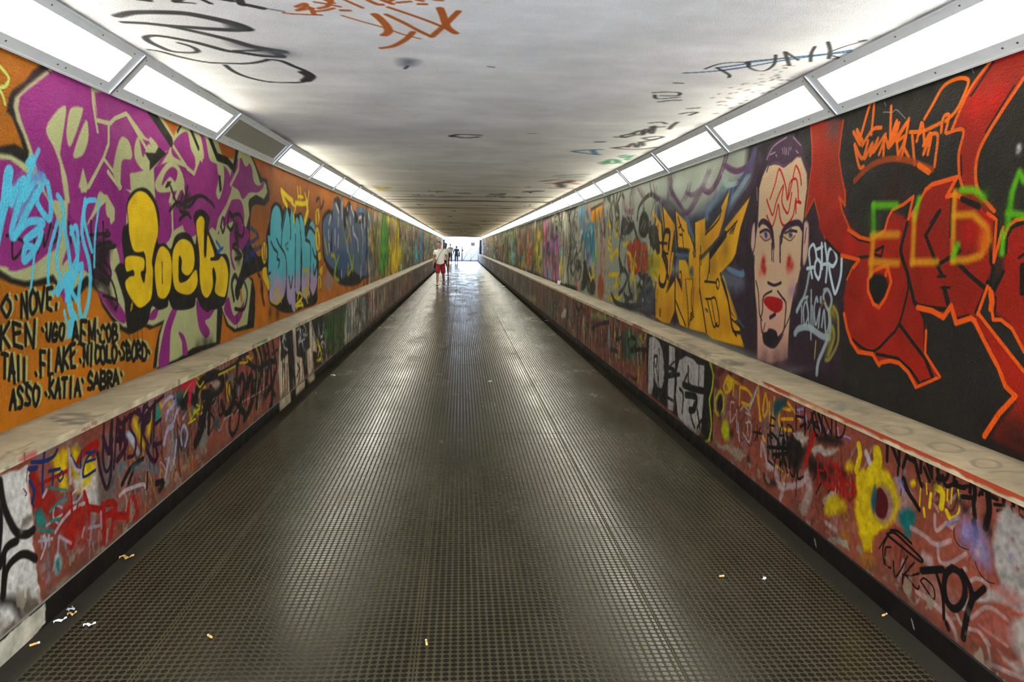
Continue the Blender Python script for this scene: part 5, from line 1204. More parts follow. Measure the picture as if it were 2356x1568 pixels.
    for tx, x0, y0, x1, y1, h, h1, w_, sd, cl in (('EARSC', 1765, 1060, 1850, 1110, 60, 74, 6, 41, KB), ('FARS', 1770, 1000, 1850, 1060, 46, 60, 5, 44, KB), ('ROMORE', 1880, 1110, 2010, 1180, 66, 76, 6, 42, '8a1a18'), ('HAND', 1830, 980, 1950, 1010, 46, 56, 6, 45, KB), ('NANDEMENE', 2040, 1060, 2380, 1180, 62, 70, 11, 43, KB)):
        write(C, tx, x0, y0, x1, y1, h, h1, cl, w_, .5, 2, seed=sd)
    C.crop_w = w0; C.at(1440, 720, .29329)
    chip(C, '8a7a66', '700,980 780,1040 900,1080 960,1150 900,1170 780,1090 690,1010'); chip(C, '9a8f82', '1300,930 1400,950 1440,1010 1380,1040 1320,990'); chip(C, '9a8f82', '1470,1080 1540,1030 1640,1060 1680,1110 1560,1120 1500,1150')
    chip(C, '8a7a66', '480,860 560,930 620,980 560,960 490,900')
    for p, w in (('1470,950 1440,1060 1410,1180', 26), ('1560,1200 1620,1300 1640,1180', 14), ('1600,1160 1700,1300 1690,1500', 14), ('1650,1200 1760,1350', 14)):
        C.line('94201a', p, w, 1, .5)
    C.poly('c4a416', '1720,1200 1760,1160 1790,1210 1750,1250', 1, .02)
    C.at(1900, 1100, .29843)
    C.crop_w = 1.35
    # near end
    for p, w in (('120,0 110,120 125,210', 20), ('60,0 100,80', 20), ('150,20 180,130 220,40', 12), ('200,60 210,150 240,60', 12), ('310,30 300,130 240,150 270,60', 13), ('230,240 260,100 300,20', 14), ('240,235 300,190 370,90', 14), ('0,40 60,80', 30)):
        C.line('94201a', p, w, 1, .45)
    C.poly('b59e14', '0,170 60,130 120,150 160,220 120,260 0,280', 1, .02, .85); C.poly('c4aa12', '240,-30 300,-80 370,-110 480,-60 540,60 560,200 540,300 490,370 430,390 360,480 340,560 290,520 250,380 230,250', 1, .012, .92, wob=.02)
    C.poly('8a6a5a', '350,120 400,60 470,60 520,160 520,270 470,350 400,320 360,240', 1, .02)
    C.poly('4a1216', '390,100 420,70 470,140 480,230 450,310 390,280 375,180', 1, .006); C.poly('1a4a4c', '350,170 380,50 390,150 370,270', 1, .01)
    for p in ('130,240 150,320 180,300 160,250', '215,300 215,410'):
        C.line('7a7a1c', p, 6, 1, .5)
    C.line('c4aa12', '255,-260 262,-180 235,-60', 44, 1, .4); C.line('c4aa12', '395,-200 400,-120 350,-40', 84, 1, .3); C.line('a8b0a8', '310,-200 340,-120', 40, 1, .6, .8)
    C.line('c4aa12', '290,380 340,460 350,560', 20, 1, .8, .8); C.fog('a8861c', '280,600 340,640 150,460', 34, .45)
    C.poly('1a5a54', '570,260 630,230 690,270 680,350 650,390 655,440 620,455 600,390 565,320', 1, .015)
    for p, w in (('735,20 720,240', 13), ('775,40 780,120', 12), ('755,230 760,290', 20), ('940,60 935,170', 12), ('975,60 965,190', 12), ('1020,90 1030,230 1010,280', 12), ('850,70 900,110 890,220', 44), ('930,250 960,310 1000,300', 30), ('810,120 800,220', 24)):
        C.line('c4a814', p, w, 1, .5)
    C.poly('c4aa12', '655,20 680,10 695,40 670,65 650,45', 1, .008)
    for p, w in (('600,0 640,110 690,190 720,240', 30), ('560,-90 560,0 640,120', 18), ('700,-100 720,0 740,60', 26), ('760,-80 800,20', 26), ('900,-20 930,60 1010,30', 26), ('860,-60 880,0', 30), ('1040,70 1090,60', 24), ('1050,140 1130,150', 28), ('1130,0 1150,100 1140,200 1150,300', 34), ('1180,130 1210,90 1240,100', 20), ('1250,120 1260,250 1230,380', 46), ('1300,200 1380,210', 20), ('1320,250 1360,240', 18), ('1430,220 1440,260', 16), ('1500,280 1520,300', 16), ('1140,340 1160,440', 44), ('990,380 990,450 1030,520 1100,550', 7), ('1150,640 1180,720 1240,790 1300,810', 7)):
        C.line(KB, p, w, 1, .45)
    C.fog(KB, '1080,250 1040,180 1240,320 1260,420', 24, .7)
    for p, w in (('655,380 760,440 850,510 960,480', 30), ('860,510 880,640 960,650 1080,580', 26), ('840,280 850,400 930,340', 24), ('760,610 800,640', 70), ('600,640 560,780', 30), ('700,870 850,980 960,1100 1010,1240', 34), ('1000,1030 1060,1140 1180,1180 1260,1280', 26), ('1120,1080 1250,990 1400,1090', 26), ('1180,1180 1250,1300 1270,1440', 22), ('1180,1130 1400,1290', 22), ('1250,1420 1400,1490 1530,1540', 30), ('1070,700 1080,700', 30), ('1080,820 1160,770 1250,820 1260,900', 26), ('1110,940 1060,1000', 30), ('0,340 80,400', 30)):
        C.line('a08e8a', p, w, 1, .8, .75)
    C.fog(KB, '40,-60 140,-30 620,40 840,40', 26, .5)
    tags(C, rg, 26, 2.3, 4.2, .3, .7, [KB, KB, '3a1a18', '1a1512'], (.06, .2), (.005, .014), .85, .3)
    C.poly('77719c', '1040,360 1080,280 1200,360 1250,560 1240,660 1180,650 1110,540 1050,520', 1, .03, .8, wob=.03); C.line('77719c', '940,350 1020,300', 26, 1, .7, .8); C.line('77719c', '560,0 600,90', 26, 1, .6, .9); C.poly('a08e8a', '1165,560 1190,520 1200,570 1180,600', 1, .02)
    GY = '98958c'
    C.poly(GY, '1280,420 1330,290 1440,250 1560,330 1700,500 1700,1100 1500,1030 1320,960 1140,930 1250,850 1340,800 1290,640', 1, .012, .92, wob=.03)
    C.poly(GY, '1560,1080 1440,1130 1400,1200 1500,1420 1420,1380 1340,1340 1440,1460 1560,1500 1700,1600', 1, .015, .85, wob=.03); C.poly('8a4a40', '1280,830 1400,850 1490,930 1480,990 1380,940', 1, .03, .8); C.poly('8a4a40', '1140,1090 1290,1050 1420,1100 1430,1290 1300,1250 1180,1180', 1, .03, .7)
    C.fog('3a3a38', '1370,760 1450,1350 1500,800 1300,560', 22, .3); C.fog('6a3030', '1440,470 1480,700', 12, .5); C.fog('66629a', '1430,600', 14, .6)
    for p, w in (('450,660 440,530 490,420 410,540', 11), ('500,530 460,540 460,660 500,690', 12), ('520,640 540,760 630,600', 13), ('590,840 600,750 680,650', 13), ('590,740 650,750 720,730', 12), ('620,750 700,850 720,830', 12), ('730,790 830,930 830,840 760,770 730,790', 12), ('470,430 530,420 640,520 740,620 740,640 700,620 480,440', 16), ('500,400 560,410 660,500', 16)):
        C.line(KB, p, w, 1, .45)
    for p, w in (('740,710 900,700', 42), ('850,720 900,900 910,1080', 26), ('975,690 925,740 912,850 940,960 1000,1005 1060,940 1072,830 1035,730 975,690', 44), ('1050,720 1110,830 1130,930', 40), ('1220,850 1140,920', 40), ('1140,900 1090,1050 1060,1230', 46), ('930,1120 945,1160', 32)):
        C.line(KB, p, w, 1, .35)
    for p in ('0,400 60,450 160,460 190,560 130,520 60,470', '440,750 480,770 460,790', '610,850 660,860 650,920 690,970 640,940', '690,900 730,930 700,960', '540,800 580,820 560,850'):
        chip(C, '8f8878', p, .006, .02)
    C.crop_w = 2.1
    # further along
    C.at(1080, 580, .21686)
    cols = ['2f4a34', '1c1a18', '8f9a94', '4f7a6a', '7a3024', 'a8a09a', '5a6a3a', '3a2a24', '8aa040', '6a4a40', '6f7f8a', '1a1513']
    for k in range(120):
        x = rg.uniform(780, 1880); yt = 320+(x-700)*.445; yb = 590+(x-700)*.66
        t0 = rg.uniform(.05, .6); t1 = rg.uniform(t0+.15, 1.0)
        C.line(rg.choice(cols), [(x, yt+(yb-yt)*t0), (x+rg.uniform(-8, 8), yt+(yb-yt)*(t0+t1)/2), (x+rg.uniform(-6, 6), yt+(yb-yt)*t1)], rg.uniform(12, 34), 1, .7, .8, dry=rg.choice((0, .35, .45)))
    C.poly('a8a49a', '1010,600 1030,620 1020,690 980,695 975,660', 1, .01); C.poly('6a2a1c', '1220,540 1280,570 1280,800 1240,780', 1, .04, .8)
    C.poly('7aa04a', '1290,650 1330,640 1380,660 1480,690 1460,720 1390,700 1300,700', 1, .03, .8, wob=.04)
    C.poly('33543a', '1640,820 1780,860 1800,960 1740,1140 1650,1130 1630,960', 1, .04, .85, wob=.06); C.poly('8a4a3a', '1640,1180 1740,1170 1850,1420 1820,1440 1640,1300', 1, .04, .8)
    for p, w in (('1130,550 1160,620 1190,560 1210,640', 16), ('1300,810 1380,760 1480,740', 20), ('1560,930 1620,900', 20), ('1580,700 1570,900', 24), ('1530,740 1520,900', 16), ('1690,990 1680,940 1720,900 1770,940 1750,1010 1700,1050 1800,1030 1880,1040', 22), ('1500,1030 1560,1050', 22), ('1680,1330 1690,1300 1760,1350 1780,1320', 16), ('1620,960 1620,1280', 9), ('890,420 890,760', 6), ('1035,640 1030,880', 8), ('1440,900 1440,1180', 10), ('1860,1040 1850,1100', 24)):
        C.line('14110f', p, w, 1, .5)
    for p in ('1790,960 1810,880 1840,960', '1880,840 1850,960', '1740,1110 1750,1200', '1860,1180 1840,1300', '1800,1210 1790,1380', '1690,830 1700,900'):
        C.line('9aa41c', p, 14, 1, .5)
    for k in range(60):
        x = rg.uniform(180, 760); yt = 110+(x-180)*.42; yb = 200+(x-180)*.66
        t0 = rg.uniform(.05, .6); t1 = rg.uniform(t0+.2, 1.0)
        C.line(rg.choice(['4a4238', '6f6350', '33302a', '7a5a3a', '8a7a50', '5a3a2c', '3f4a34', 'a09070']), [(x, yt+(yb-yt)*t0), (x+rg.uniform(-5, 5), yt+(yb-yt)*t1)], rg.uniform(10, 26), 0, .8, .8, dry=rg.choice((0, .4)))
    chip(C, '9a8a66', '540,400 620,440 700,480 730,560 640,520 560,450', .02, .12); chip(C, '8f7a30', '420,210 460,200 460,270 430,290', .02, .1)
    C.at()
    C.line('14100d', '1191.5,650 1190.5,676', 3.5, 0, .4); C.line('14100d', '1274,665 1274,735', 1.3, 0, .4); C.line('14100d', '1304,720 1303,772', 3, 0, .4)
    pal2 = ['6f5f50', '8a7a6a', '3e4a32', '241f1c', '7c7160', '6a3a24', '4a5a5a', '4a5a2f', '7a6728', '33302c', '98907c', '1f1b19']
    for ua in np.arange(20, 78, 2.2):
        s_ = 1+(ua-12)/26
        tags(C, rg, 18, ua, ua+2.2, .12, .66, pal2, (.1*s_, .3*s_), (.02*s_, .05*s_), .8, .5)
    def dirt(U, V, c):
        k = np.clip((.17-V+(fnoise(U, V, .12, 15)-.5)*.2)/.1, 0, 1)[..., None]*.5
        c += (hx('4a3a30').astype(np.float32)-c)*k
    C.tint(dirt); grit(C); C.streaks(5, .24, 4)
    BBR.tint(lambda U, V, c: c.__imul__(0.7+0.6*fnoise(U, V, .06, 8)[..., None]))
    for U0, n in ((2.75, 1), (3.6, 1)):
        for k in range(n):
            BBR.line('8a8880', [(U0+k*.27, .03+.01*k), (U0+k*.27+.02, .06)], .004, 0, raw=True)


def grit(C):
    def f(U, V, c):
        c *= .80+.40*fnoise(U, V, .02, 51)[..., None]
        k = np.clip((fnoise(U, V, .075, 41)-.66)*14, 0, 1)*np.clip((.30-V)/.12, 0, 1)
        c += (hx('857862').astype(np.float32)-c)*(k*.85)[..., None]
    C.tint(f)


def paint_ledges():
    for C, s in ((LTL, 1), (LTR, 2)):
        def st(U, V, c):
            n = fnoise(U, V*2, .35, s)[..., None]; m = fnoise(U*2, V, .05, s+7)[..., None]
            c *= .78+.32*n+.18*(m-.5)
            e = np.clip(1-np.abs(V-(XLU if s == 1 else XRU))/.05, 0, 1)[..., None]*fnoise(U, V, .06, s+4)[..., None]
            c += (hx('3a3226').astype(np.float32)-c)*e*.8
        C.tint(st)
    rg = random.Random(5)
    L = LTL; L.at(0, 800, .2551)
    for p in ('450,640 600,590 800,620 950,600', '520,660 700,640 880,650', '600,690 850,660', '500,640 650,670 800,690', '640,600 780,590'):
        L.line('3f3a34', p, 22, 1, .9, .55, dry=.3)
    for k in range(34):
        x = rg.uniform(1600, 2350); y = 250-(x-1350)*.26+rg.uniform(0, 70)
        L.line('4a4436', [(x, y), (x+rg.uniform(60, 150), y-rg.uniform(-6, 26))], rg.uniform(3, 7), 0, .8, .5)
    for p in ('0,1010 80,940 200,900 300,850', '60,930 160,960 250,900', '1430,200 1540,160 1700,190 1620,220 1450,215'):
        L.line('4f483a', p, 7, 1, .8, .5)
    for k in range(40):
        ua = rg.uniform(4.5, 12); L.line('5a5142', [(ua, rg.uniform(XLU+.02, XLF-.05)), (ua+rg.uniform(.05, .3), rg.uniform(XLU+.02, XLF-.02))], rg.uniform(.004, .012), 0, .8, .4, raw=True)
    L = LTR; L.at(1340, 580, .19135)
    k1, k2 = 7.36, 4.34
    L.poly('dccaa6', [(k2, XRF-.01), (k1, XRF-.01), (k1, XRU), (k2, XRU)], 0, .004, .92, raw=True)
    L.tint(lambda U, V, c: c.__imul__(0.92+0.16*fnoise(U, V, .12, 30)[..., None]))
    for u_ in (k1, k2): L.line('4a4030', [(u_, XRF), (u_, XRU)], .008, 0, raw=True)
    for p in ('1230,1090 1300,1110 1270,1130 1330,1120', '1340,1130 1320,1160 1400,1150', '1370,1180 1450,1170 1440,1200', '1400,1190 1480,1210 1450,1230', '1480,1210 1520,1200 1500,1240 1600,1250', '1620,1220 1660,1220', '1690,1290 1720,1330 1800,1350 1790,1300 1720,1290', '1790,1360 1850,1340 1840,1320', '1800,1340 1870,1360 1930,1350 1900,1330', '1000,940 1080,950', '1080,970 1170,990', '1190,1060 1260,1050'):
        L.line('3f3428', p, 5, 1, .6, .85)
    L.at(1900, 780, .2550)
    for p in ('520,790 600,780 740,800 770,840 700,860 600,850 530,810', '930,950 1040,930 1180,960 1240,1000 1150,1020 1000,1000 940,960', '1320,1100 1400,1080 1540,1100 1570,1150 1480,1160 1360,1150 1320,1100', '0,600 80,560 160,580 60,640 200,620', '120,640 220,600 330,620', '1480,1200 1600,1190 1780,1200', '20,560 140,590', '160,600 150,650', '250,640 380,670 300,690'):
        L.line('5f584c', p, 10, 1, .7, .75)
    L.fog('8a5a50', '1420,1110 1130,1000', 14, .4)
    for k in range(40):
        ua = rg.uniform(7.5, 16); L.line('6a6048', [(ua, rg.uniform(XRF, XRU-.02)), (ua+rg.uniform(.05, .3), rg.uniform(XRF, XRU-.02))], rg.uniform(.004, .012), 0, .8, .35, raw=True)
    for C, sd in ((LFL, 3), (LFR, 4)):
        C.tint(lambda U, V, c: c.__imul__(0.75+0.45*fnoise(U, V*3, .08, sd)[..., None]))
    for u_ in (2.86, 4.42, 6.0, 7.7, 9.3): LFL.line('3a3226', [(u_, 0), (u_, 1)], .008, 0, raw=True); LTL.line('4a4030', [(u_, XLU), (u_, XLF)], .005, 0, .5, .7, raw=True)
    LFL.at(0, 800, .2551)
    LFL.poly('a8363c', '180,1000 310,930 325,975 200,1020', 1, .01, .8); LFL.poly('2a6a5e', '50,1090 80,1080 75,1110', 1, .01, .9); LFL.poly('6f8a3c', '1700,250 1790,220 1780,240 1710,270', 1, .01, .8); LFL.poly('2a6a44', '2300,-40 2400,-80 2400,-60', 1, .01)
    for p in ('740,740 790,720', '760,720 770,750', '800,700 810,720', '830,690 870,680', '830,670 870,665'):
        LFL.line('8a5a48', p, 3, 0, .6, .8)
    def rust(U, V, c):
        k = np.clip((4.36-U)/.05, 0, 1)*np.clip((V-ZRL+.022+(fnoise(U, V, .05, 3)-.5)*.02)/.008, 0, 1)
        k = k*np.clip(1.3-np.abs(U-3.6)*0-(np.abs(U-3.75) < .22)*.75, 0, 1)
        c += (hx('9c3414').astype(np.float32)-c)*(k*.95)[..., None]
        k = np.clip((3.98-np.abs(U-0)), 0, 1)*(U > 3.3)*np.clip((fnoise(U, V, .03, 9)-.45)*4, 0, 1)*.8
        c += (hx('a06a2c').astype(np.float32)-c)*k[..., None]
    LFR.tint(rust)
    for p, h in (((7.4, 7.8), '7a2a22'), ((8.6, 8.8), '2a6a4a')):
        LFR.poly(h, [(p[0], 0), (p[1], 0), (p[1], 1), (p[0], 1)], 0, .02, .7, raw=True)


paint_low_left(); paint_low_right(); paint_ledges()

# ---------------------------------------------------------------- ceiling
CEI = Canvas(2, ZCEIL, XLU-.05, XRU+.05, 2.4, 1.5, hx('efece7'))


def paint_ceiling():
    C = CEI; rg = random.Random(8)
    def base(U, V, c):
        n = fnoise(U, V, .6, 3)[..., None]; m = fnoise(U, V*.25, .12, 5)[..., None]
        c *= .90+.12*n+.07*(m-.5)
        t = np.clip((U-6)/26, 0, 1)[..., None]              # plaster colour goes browner and darker further in
        c += (c*np.array([.84, .78, .66], np.float32)-c)*t
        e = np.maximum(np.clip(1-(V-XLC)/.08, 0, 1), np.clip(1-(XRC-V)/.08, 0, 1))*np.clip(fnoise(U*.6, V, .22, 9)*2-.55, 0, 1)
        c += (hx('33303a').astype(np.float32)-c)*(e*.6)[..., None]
        b = np.clip(fnoise(U, V*.12, .25, 12)*2.4-1.35, 0, 1)*np.clip((U-9)/8, 0, 1)   # soot streaks across
        c += (hx('3a3226').astype(np.float32)-c)*(b*.7)[..., None]
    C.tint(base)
    K = '15161a'; C.w_all = .78
    C.at(200, 0, .23769)
    for p, w, w1 in (('300,155 420,125 560,118 760,120 950,130 1150,165 1350,210 1480,250 1540,280', 34, 46), ('1540,285 1400,290 1200,280 1000,265 800,250 560,225 350,215', 40, 22), ('800,255 1000,295 1200,340 1400,390 1560,440 1700,470 1880,500', 20, 44), ('1880,540 1760,490 1600,490 1430,490', 30, 14), ('890,415 980,440 1050,470 1070,500 980,510 820,495 700,450 600,400 570,360 640,345 760,355 900,380 1050,410 1200,450 1350,490 1500,510 1700,540 1880,550', 14, 30),
                     ('600,480 720,500 900,550 1150,600 1400,615 1600,610 1750,580', 14, 18), ('1750,575 1880,590 2000,640 2120,690 2180,740 2100,790 1960,800 1750,790 1550,745 1420,690 1340,630', 18, 14), ('2100,700 2160,740 2120,780', 34, 34)):
        C.line(K, p, w, 1, .5, .95, w1=w1)
    C.poly('4a4a52', '1400,400 1700,460 1900,510 1800,540 1600,490 1450,450', 1, .05, .6); C.poly('3c3d44', '1340,200 1480,250 1540,285 1440,300 1360,270', 1, .02, .8)
    for p, w in (('480,-10 600,5', 24), ('860,15 920,-20', 26), ('880,20 1040,32', 12), ('1080,-20 1200,35', 16), ('1290,-10 1400,8', 24), ('1470,-20 1500,40 1560,50 1700,80', 26)):
        C.line(K, p, w, 1, .5, .95)
    C.line('3a3b42', '1560,50 1750,85 1900,110', 12, 0, .9, .6)
    C.at(620, 0, .23769)
    O = 'b5560e'
    for p, w in (('140,125 260,138 500,145', 12), ('260,65 340,35 350,60 270,100', 16), ('350,60 400,80 430,135', 16), ('280,100 420,80', 14), ('440,20 560,40 680,65', 14), ('480,80 560,60 600,0', 16), ('440,110 540,100 620,80', 14), ('520,-10 620,30', 16), ('730,0 820,40 900,75', 13), ('700,100 770,102', 18), ('960,5 1040,40 1090,45', 18), ('1090,0 1190,38', 18), ('1140,20 1190,0', 16), ('1240,25 1360,15', 16), ('1430,0 1480,10', 16), ('1450,40 1510,40', 18), ('1600,0 1670,5', 14), ('1150,70 1300,120 1500,190 1700,270 1800,320', 15), ('1130,140 1300,220 1450,300 1570,355', 17), ('1570,355 1700,240 1830,110', 20), ('1650,80 1680,150 1710,240 1740,280 1800,320', 24), ('700,150 900,210 1100,265 1300,335 1460,375', 9), ('1020,140 1080,190 1140,260 1150,310 1110,340', 26), ('1085,465 1200,445 1320,380 1390,310', 20)):
        C.line(O, p, w, 1, .45, .95)
    C.poly('555a6a', '1260,580 1330,565 1430,585 1400,630 1290,640', 1, .04, .7); C.fog('6a6c78', '60,500 140,520', 40, .4); C.line('33343c', '1340,640 1310,665', 5)
    C.line('55565c', '2120,645 2170,650', 4)
    C.at(1200, 60, .34805)
    BU = '12507e'
    for p, w in (('1075,310 1180,305 1300,295 1480,270', 12), ('1300,275 1480,250 1500,235 1700,215 2000,185 2170,160', 14), ('1320,295 1500,268 1740,225 2000,190 2200,168', 12), ('1520,240 1800,205', 8)):
        C.line(BU, p, w, 1, .6, .95)
    for p, w in (('1215,282 1300,252 1400,240 1500,242 1500,265', 8), ('1290,275 1370,320 1370,340', 10), ('1500,235 1500,270 1560,295 1620,290 1670,250 1680,190', 9), ('1740,170 1770,260', 11), ('1745,170 1830,225', 9), ('1940,135 1915,180 1910,235', 10), ('2025,105 2040,160 2030,215', 12), ('2040,170 2150,130 2280,95', 8), ('2035,190 2100,210 2060,215', 9), ('2230,100 2270,92', 10)):
        C.line(K, p, w, 1, .5, .95)
    for p in ('870,440 950,436 1040,440 1030,460 920,460', '880,455 900,480 1040,470', '910,500 1000,490 1050,490', '1010,375 1065,378', '1050,580 1100,572 1160,570 1110,588', '1100,545 1170,540', '620,732 680,735 660,725 740,710', '680,735 740,722', '720,715 790,690 800,718 740,715', '790,712 850,690 860,665', '800,700 830,680 860,710 880,660', '850,640 920,635 955,645', '870,670 940,665', '605,805 680,812 800,812 890,800', '605,805 690,795', '700,800 740,775 760,800 790,765 800,790', '800,740 900,728 930,735 860,750 810,745', '975,680 1000,655 1030,635', '820,760 880,750'):
        C.line('22211f', p, 6, 1, .6, .9)
    for k in range(60):
        x = rg.uniform(1250, 1800); y = 560-(x-1200)*.42+rg.uniform(-80, 60)
        C.line('2f2b28', [(x, y), (x+rg.uniform(4, 18), y-rg.uniform(-2, 6))], rg.uniform(1.5, 4), 0, .8, .6)
    C.line('b08040', '55,710 85,710', 16, 0, 1, .7); C.line('2a1a5a', '495,765 540,765', 8, 1, .5)
    for p in ('345,825 420,820 500,815 525,815', '345,830 420,840 500,850', '470,820 490,845 515,848'):
        C.line('2f6f94', p, 7, 1, .6, .9)
    for p in ('520,905 560,895 540,912', '570,890 600,880 630,890 620,905 580,908 570,890', '630,885 650,905', '650,860 690,852', '660,870 740,855', '690,885 720,860 700,880'):
        C.line('2f7a4f', p, 7, 1, .6, .85)
    for p in ('140,1025 250,1015 390,1020', '180,1040 300,1035 380,1045', '240,1045 260,1030 330,1020', '190,1055 380,1060', '200,1070 340,1072'):
        C.line('7a4030', p, 7, 1, .7, .8)
    for p in ('240,1040 280,1035 330,1025', '260,1045 265,1065', '30,1095 80,1092 120,1090', '35,1098 60,1100'):
        C.line('191816', p, 9, 1, .5)
    for p in ('220,990 300,985 430,980', '260,1000 400,995'):
        C.line('3f6f64', p, 5, 1, .6, .8)
    C.at()
    C.line(K, '1040,312 1060,309 1105,311', 5, 1, .5); C.line(K, '1042,313 1070,317 1100,315', 5, 1, .5); C.line(K, '1040,312 1038,314', 6)
    C.line('a89024', '866,428 880,437 890,430', 8, 1, .9, .7); C.line('20485a', '945,452 1000,453 1056,452', 4, 1, .5); C.line('20485a', '1142,470 1180,471 1220,471', 4, 1, .5); C.line('2f6a3a', '1130,446 1150,449 1158,445', 4, 1, .6)
    for y_, a, b in ((452, 852, 1268), (463, 900, 1250), (478, 930, 1230)):
        C.line('2a2620', [(a, y_), (b, y_+1)], 1.6, 0, .5, .8)
    for k in range(150):
        ua = rg.uniform(12, 60); x = rg.choice((rg.uniform(XLC, -.2), rg.uniform(.2, XRC)))
        C.line(rg.choice(['2a2620', '1f1d1a', '3a2f24', '5a3a2a', '2a4a44', '6a3420']), [(ua, x), (ua+rg.uniform(-.1, .1), x+rg.uniform(.05, .5)), (ua+rg.uniform(-.1, .2), x+rg.uniform(.1, .7))], rg.uniform(.01, .05)*(1+ua/40), 1, .7, .75, raw=True, dry=rg.choice((0, .4)))
    for ua in (16.6, 22.5, 31, 43, 55):
        C.line('2a241c', [(ua, XLC), (ua, XRC)], .05+ua*.0012, 0, .6, .75, raw=True)


paint_ceiling()

# ---------------------------------------------------------------- far end: gate, stairs, sign
def make_far_end():
    mw = simple('pale_concrete', (0.20, 0.22, 0.26), 0.8, 0.1, 6.0, 0, 0.1)
    riser_shade = simple('blue_grey_shade', (0.05, 0.065, 0.11), 0.8, 0.1, 6.0)
    navy = simple('navy_steel', (0.018, 0.03, 0.075), 0.5, 0.15, 8.0, 0.3)
    b = MB()
    for k in range(10):
        y = 85.5+k*.36; z = k*.155
        b.box((-2.4, y, -.12), (2.6, 92.0 if k == 9 else y+.36, z+.155))
    o = b.build('staircase', [mw]); tag(o, 'pale concrete stairs rising to daylight beyond the far gate', 'stairs')
    for k in range(10):                       # dark strips colour in the shade on the step fronts
        r = MB(); y = 85.5+k*.36; r.box((-2.4, y-.006, k*.155+.02), (2.6, y, k*.155+.125)); r.build('riser_shade', [riser_shade], o)
    b = MB(); b.box((-3.2, 80.6, -.12), (-2.42, 93, 1.75)); w = b.build('retaining_wall', [mw]); tag(w, 'pale retaining wall left of the stairs outside', 'wall')
    b = MB(); b.box((2.62, 80.6, -.12), (3.4, 93, 1.75)); w = b.build('retaining_wall', [mw]); tag(w, 'pale retaining wall right of the stairs outside', 'wall')
    b = MB(); b.box((-2.4, 80.3, -.12), (2.6, 85.5, 0.0)); w = b.build('trim_3', [mw]); w['kind'] = 'structure'
    # gate
    g = empty('metal_gate', (0.1, 80.6, 0)); tag(g, 'dark blue barred metal gate across the far tunnel mouth', 'gate')
    def bar(mb, p, q, r): mb.tube([p, q], r, 8)
    for nm, x0, x1 in (('gate_leaf', -1.75, 0.0), ('gate_leaf', 0.0, 1.78)):
        f = MB()
        for z, hh in ((.06, .03), (2.46, .012)): f.box((x0+.03, -.02, z-hh), (x1-.03, .02, z+hh))
        lf = f.build(nm, [navy], g)
        v = MB()
        n = int((x1-x0)/.125)
        for k in range(1, n): bar(v, (x0+(x1-x0)*k/n, 0, .07), (x0+(x1-x0)*k/n, 0, 2.45), .005)
        v.build('bars', [navy], lf)
    for x, r in ((-1.75, .035), (0.0, .05), (1.78, .04)):
        p = MB(); bar(p, (x, 0, 0), (x, 0, 2.54), r); p.build('post', [navy], g)
    p = MB(); p.box((.05, -.05, 1.08), (.14, .05, 1.26)); p.build('lock_box', [navy], g)
    s = MB(); s.box((1.05, 80.52, 1.62), (1.50, 80.56, 2.06)); so = s.build('sign_board', [simple('dull_sign', (.055, .045, .06), .6)], bevel=.006)
    tag(so, 'small dark square sign hung on the right leaf of the far gate', 'sign')
    for i, (x0, x1) in enumerate(((.24, 1.12), (1.0, 1.84))):
        h = empty('handrail', (x0, 81.6, 0)); tag(h, ('sloping dark handrail behind the gate, beside its middle post', 'sloping dark handrail behind the gate, nearest the right post')[i], 'handrail')
        r = MB(); r.tube([(0, 0, .14), (x1-x0, .3, 1.5-.4*i), (x1-x0+.1, .3, 1.5-.4*i)], .03, 8); r.build('rail', [navy], h)
        for t in (.04, .95):
            q = MB(); q.tube([((x1-x0)*t, .3*t, 0), ((x1-x0)*t, .3*t, .14+(1.36-.4*i)*t)], .022, 8); q.build('post', [navy], h)
    for x0, x1, z, l in ((XLU+.01, -1.70, ZLL, 'left'), (1.92, XRU-.01, ZRL, 'right')):
        c = MB(); c.box((x0, 79.2, z), (x1, 79.5, ZLAMP-.04)); o = c.build('steel_pillar', [navy], bevel=.01)
        tag(o, 'dark navy steel pillar standing on the %s ledge at the tunnel mouth' % l, 'pillar')


# ---------------------------------------------------------------- people
DG = None


def skin(name, joints, edges, mat, parent, sub=2, root=0):
    """joints: list of (x,y,z,r[,r2]); a Skin modifier grows one continuous surface"""
    me = bpy.data.meshes.new(name); me.from_pydata([j[:3] for j in joints], edges, []); me.update()
    o = bpy.data.objects.new(name, me); COL.objects.link(o)
    sk = o.modifiers.new('skin', 'SKIN'); sk.use_smooth_shade = True; sk.branch_smoothing = 0.3
    for i, j in enumerate(joints):
        v = me.skin_vertices[0].data[i]; v.radius = (j[3], j[4] if len(j) > 4 else j[3]); v.use_root = i == root
    sb = o.modifiers.new('sub', 'SUBSURF'); sb.levels = sub; sb.render_levels = sub
    dg = bpy.context.evaluated_depsgraph_get(); dg.update()
    m2 = bpy.data.meshes.new_from_object(o.evaluated_get(dg)); m2.name = name
    bpy.data.objects.remove(o); bpy.data.meshes.remove(me)
    m2.materials.clear()
    for p in m2.polygons: p.use_smooth = True
    return link(name, m2, parent, [mat])


def ball(name, c, r, mat, parent, n=10):
    bm = bmesh.new(); bmesh.ops.create_uvsphere(bm, u_segments=n*2, v_segments=n, radius=1.0)
    for v in bm.verts: v.co = Vector((v.co.x*r[0]+c[0], v.co.y*r[1]+c[1], v.co.z*r[2]+c[2]))
    for f in bm.faces: f.smooth = True
    me = bpy.data.meshes.new(name); bm.to_mesh(me); bm.free()
    return link(name, me, parent, [mat])


